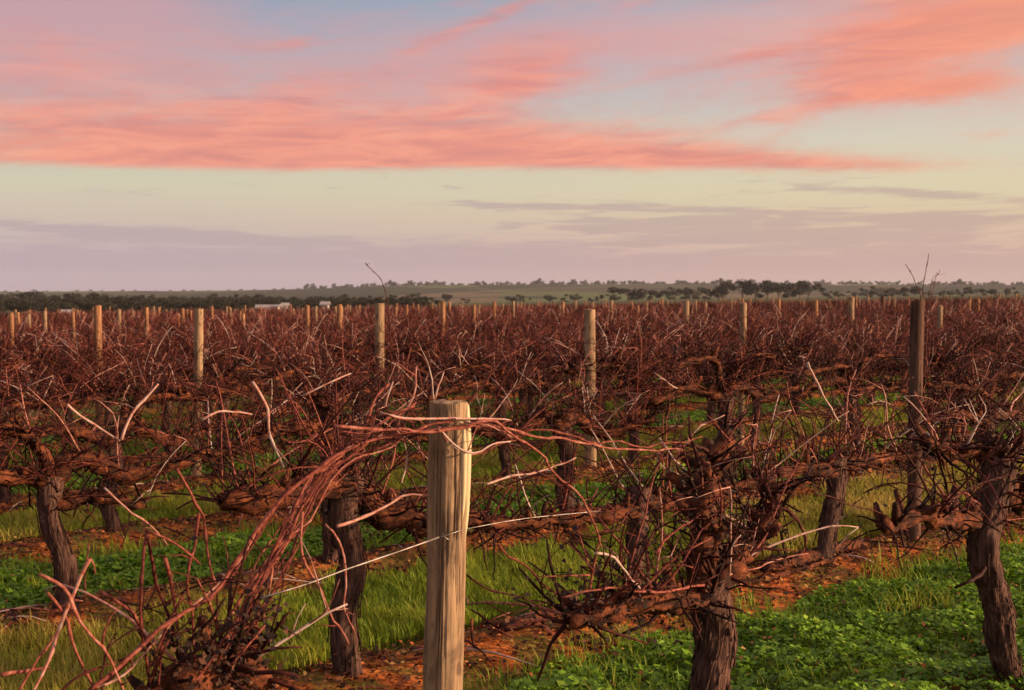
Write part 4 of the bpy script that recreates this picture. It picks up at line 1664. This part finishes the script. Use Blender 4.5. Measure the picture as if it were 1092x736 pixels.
    finish(g, g.ramp(t, [(0.0, (.035, .016, .010, 1)), (0.35, (.06, .022, .010, 1)), (0.65, (.20, .055, .016, 1)), (0.85, (.36, .11, .028, 1)), (1.0, (.30, .19, .06, 1))]), 0.8, trans=.1)
    tag(quads('fallen_leaves', V, T, m), 'rust red fallen leaves on the strips under the vines', 'leaves', kind='stuff')
    r = random.Random(8)
    tw = MB()
    for k in range(1, 6):
        for _ in range(190):
            u = r.uniform(0, 16)
            x, y = xy(u, rowv(k) + r.gauss(0, .2))
            if not in_view(x, y, 60):
                continue
            L = r.uniform(.1, .45)
            a = r.uniform(0, 6.28)
            P = [(x + math.cos(a) * L * t, y + math.sin(a) * L * t, gz(x + math.cos(a) * L * t, y + math.sin(a) * L * t) + .02 + .015 * math.sin(t * 3)) for t in (0, .33, .66, 1)]
            tw.tube(P, [.005, .005, .004, .003], 5, r.choice((.2, .3, .4, .5, .7, .95)))
    tag(tw.build('fallen_twigs', M['cane']), 'broken canes littering the strips under the vines', 'twigs', kind='stuff')

    # pieces of dead wood on the second row's strip
    def log(pts, r0, r1, label, seed, mat='arm', stubs=4):
        rr = random.Random(seed)
        v = rowv(2)
        root = link('fallen_branch', None)
        P = [at_row(a, b, v + c) for a, b, c in pts]
        o = P[0].copy()
        zs = [max(q.z, gz(q.x, q.y) + r1) for q in P]
        P = [Vector((q.x, q.y, zz)) - o for q, zz in zip(P, zs)]
        root.location = o
        mb, ps = old_wood(rr, [tuple(q) for q in P], r0, r1, 10, .03, seed, spurs=False)
        mb.build('limb', M[mat], root)
        for i in range(stubs):
            q = Vector(ps[rr.randrange(1, len(ps))])
            d = Vector((rr.gauss(0, 1), rr.gauss(0, 1), abs(rr.gauss(.4, .5))))
            st = MB()
            L = rr.uniform(.08, .22)
            sp = cane_path(rr, q, d, L, .1, .2, L / 4)
            st.tube(sp, cane_rad(len(sp), r1 * .6, r1 * .2), 6, rr.uniform(.1, .4))
            st.build('stub', M['cane'], root)
        tag(root, label, 'branch', 'dead wood lying under the second row')
    log([(536, 692, 0), (560, 672, 0), (590, 660, .02), (632, 660, .0)], .030, .018, 'pale ended dead limb on the strip right of the near post', 31)
    log([(818, 612, 0), (850, 604, 0), (880, 600, .02), (918, 600, .04)], .046, .030, 'gnarled dead root lump on the strip below the slim leaning vine', 32, stubs=7)
    log([(790, 640, -.1), (840, 634, -.1), (890, 622, -.05), (960, 606, 0)], .018, .010, 'long thin dead branch lying along the strip at right', 33, stubs=3)
    log([(508, 700, -.1), (504, 680, -.1), (503, 660, -.1)], .009, .006, 'short dead stick standing up right of the near post foot', 34, stubs=0)


build_cover()


# ------------------------------------------------------------------ the evening air
def build_haze():
    mb = MB()
    mb.box((0, 2300, 42), (7600, 4700, 96))
    m = bpy.data.materials.new('evening_haze')
    m.use_nodes = True
    g = NT(m.node_tree)
    out = g.n('ShaderNodeOutputMaterial')
    pv = g.n('ShaderNodeVolumePrincipled')
    pv.inputs['Color'].default_value = (.80, .80, .92, 1)
    pv.inputs['Density'].default_value = 0.00006
    g.t.links.new(pv.outputs[0], out.inputs['Volume'])
    o = mb.build('haze', m, None, False)
    tag(o, 'thin violet evening haze over the far paddocks', 'haze', kind='stuff')


build_haze()
SC.cycles.volume_bounces = 0
SC.cycles.use_denoising = True
SC.cycles.max_bounces = 6
SC.cycles.transparent_max_bounces = 4
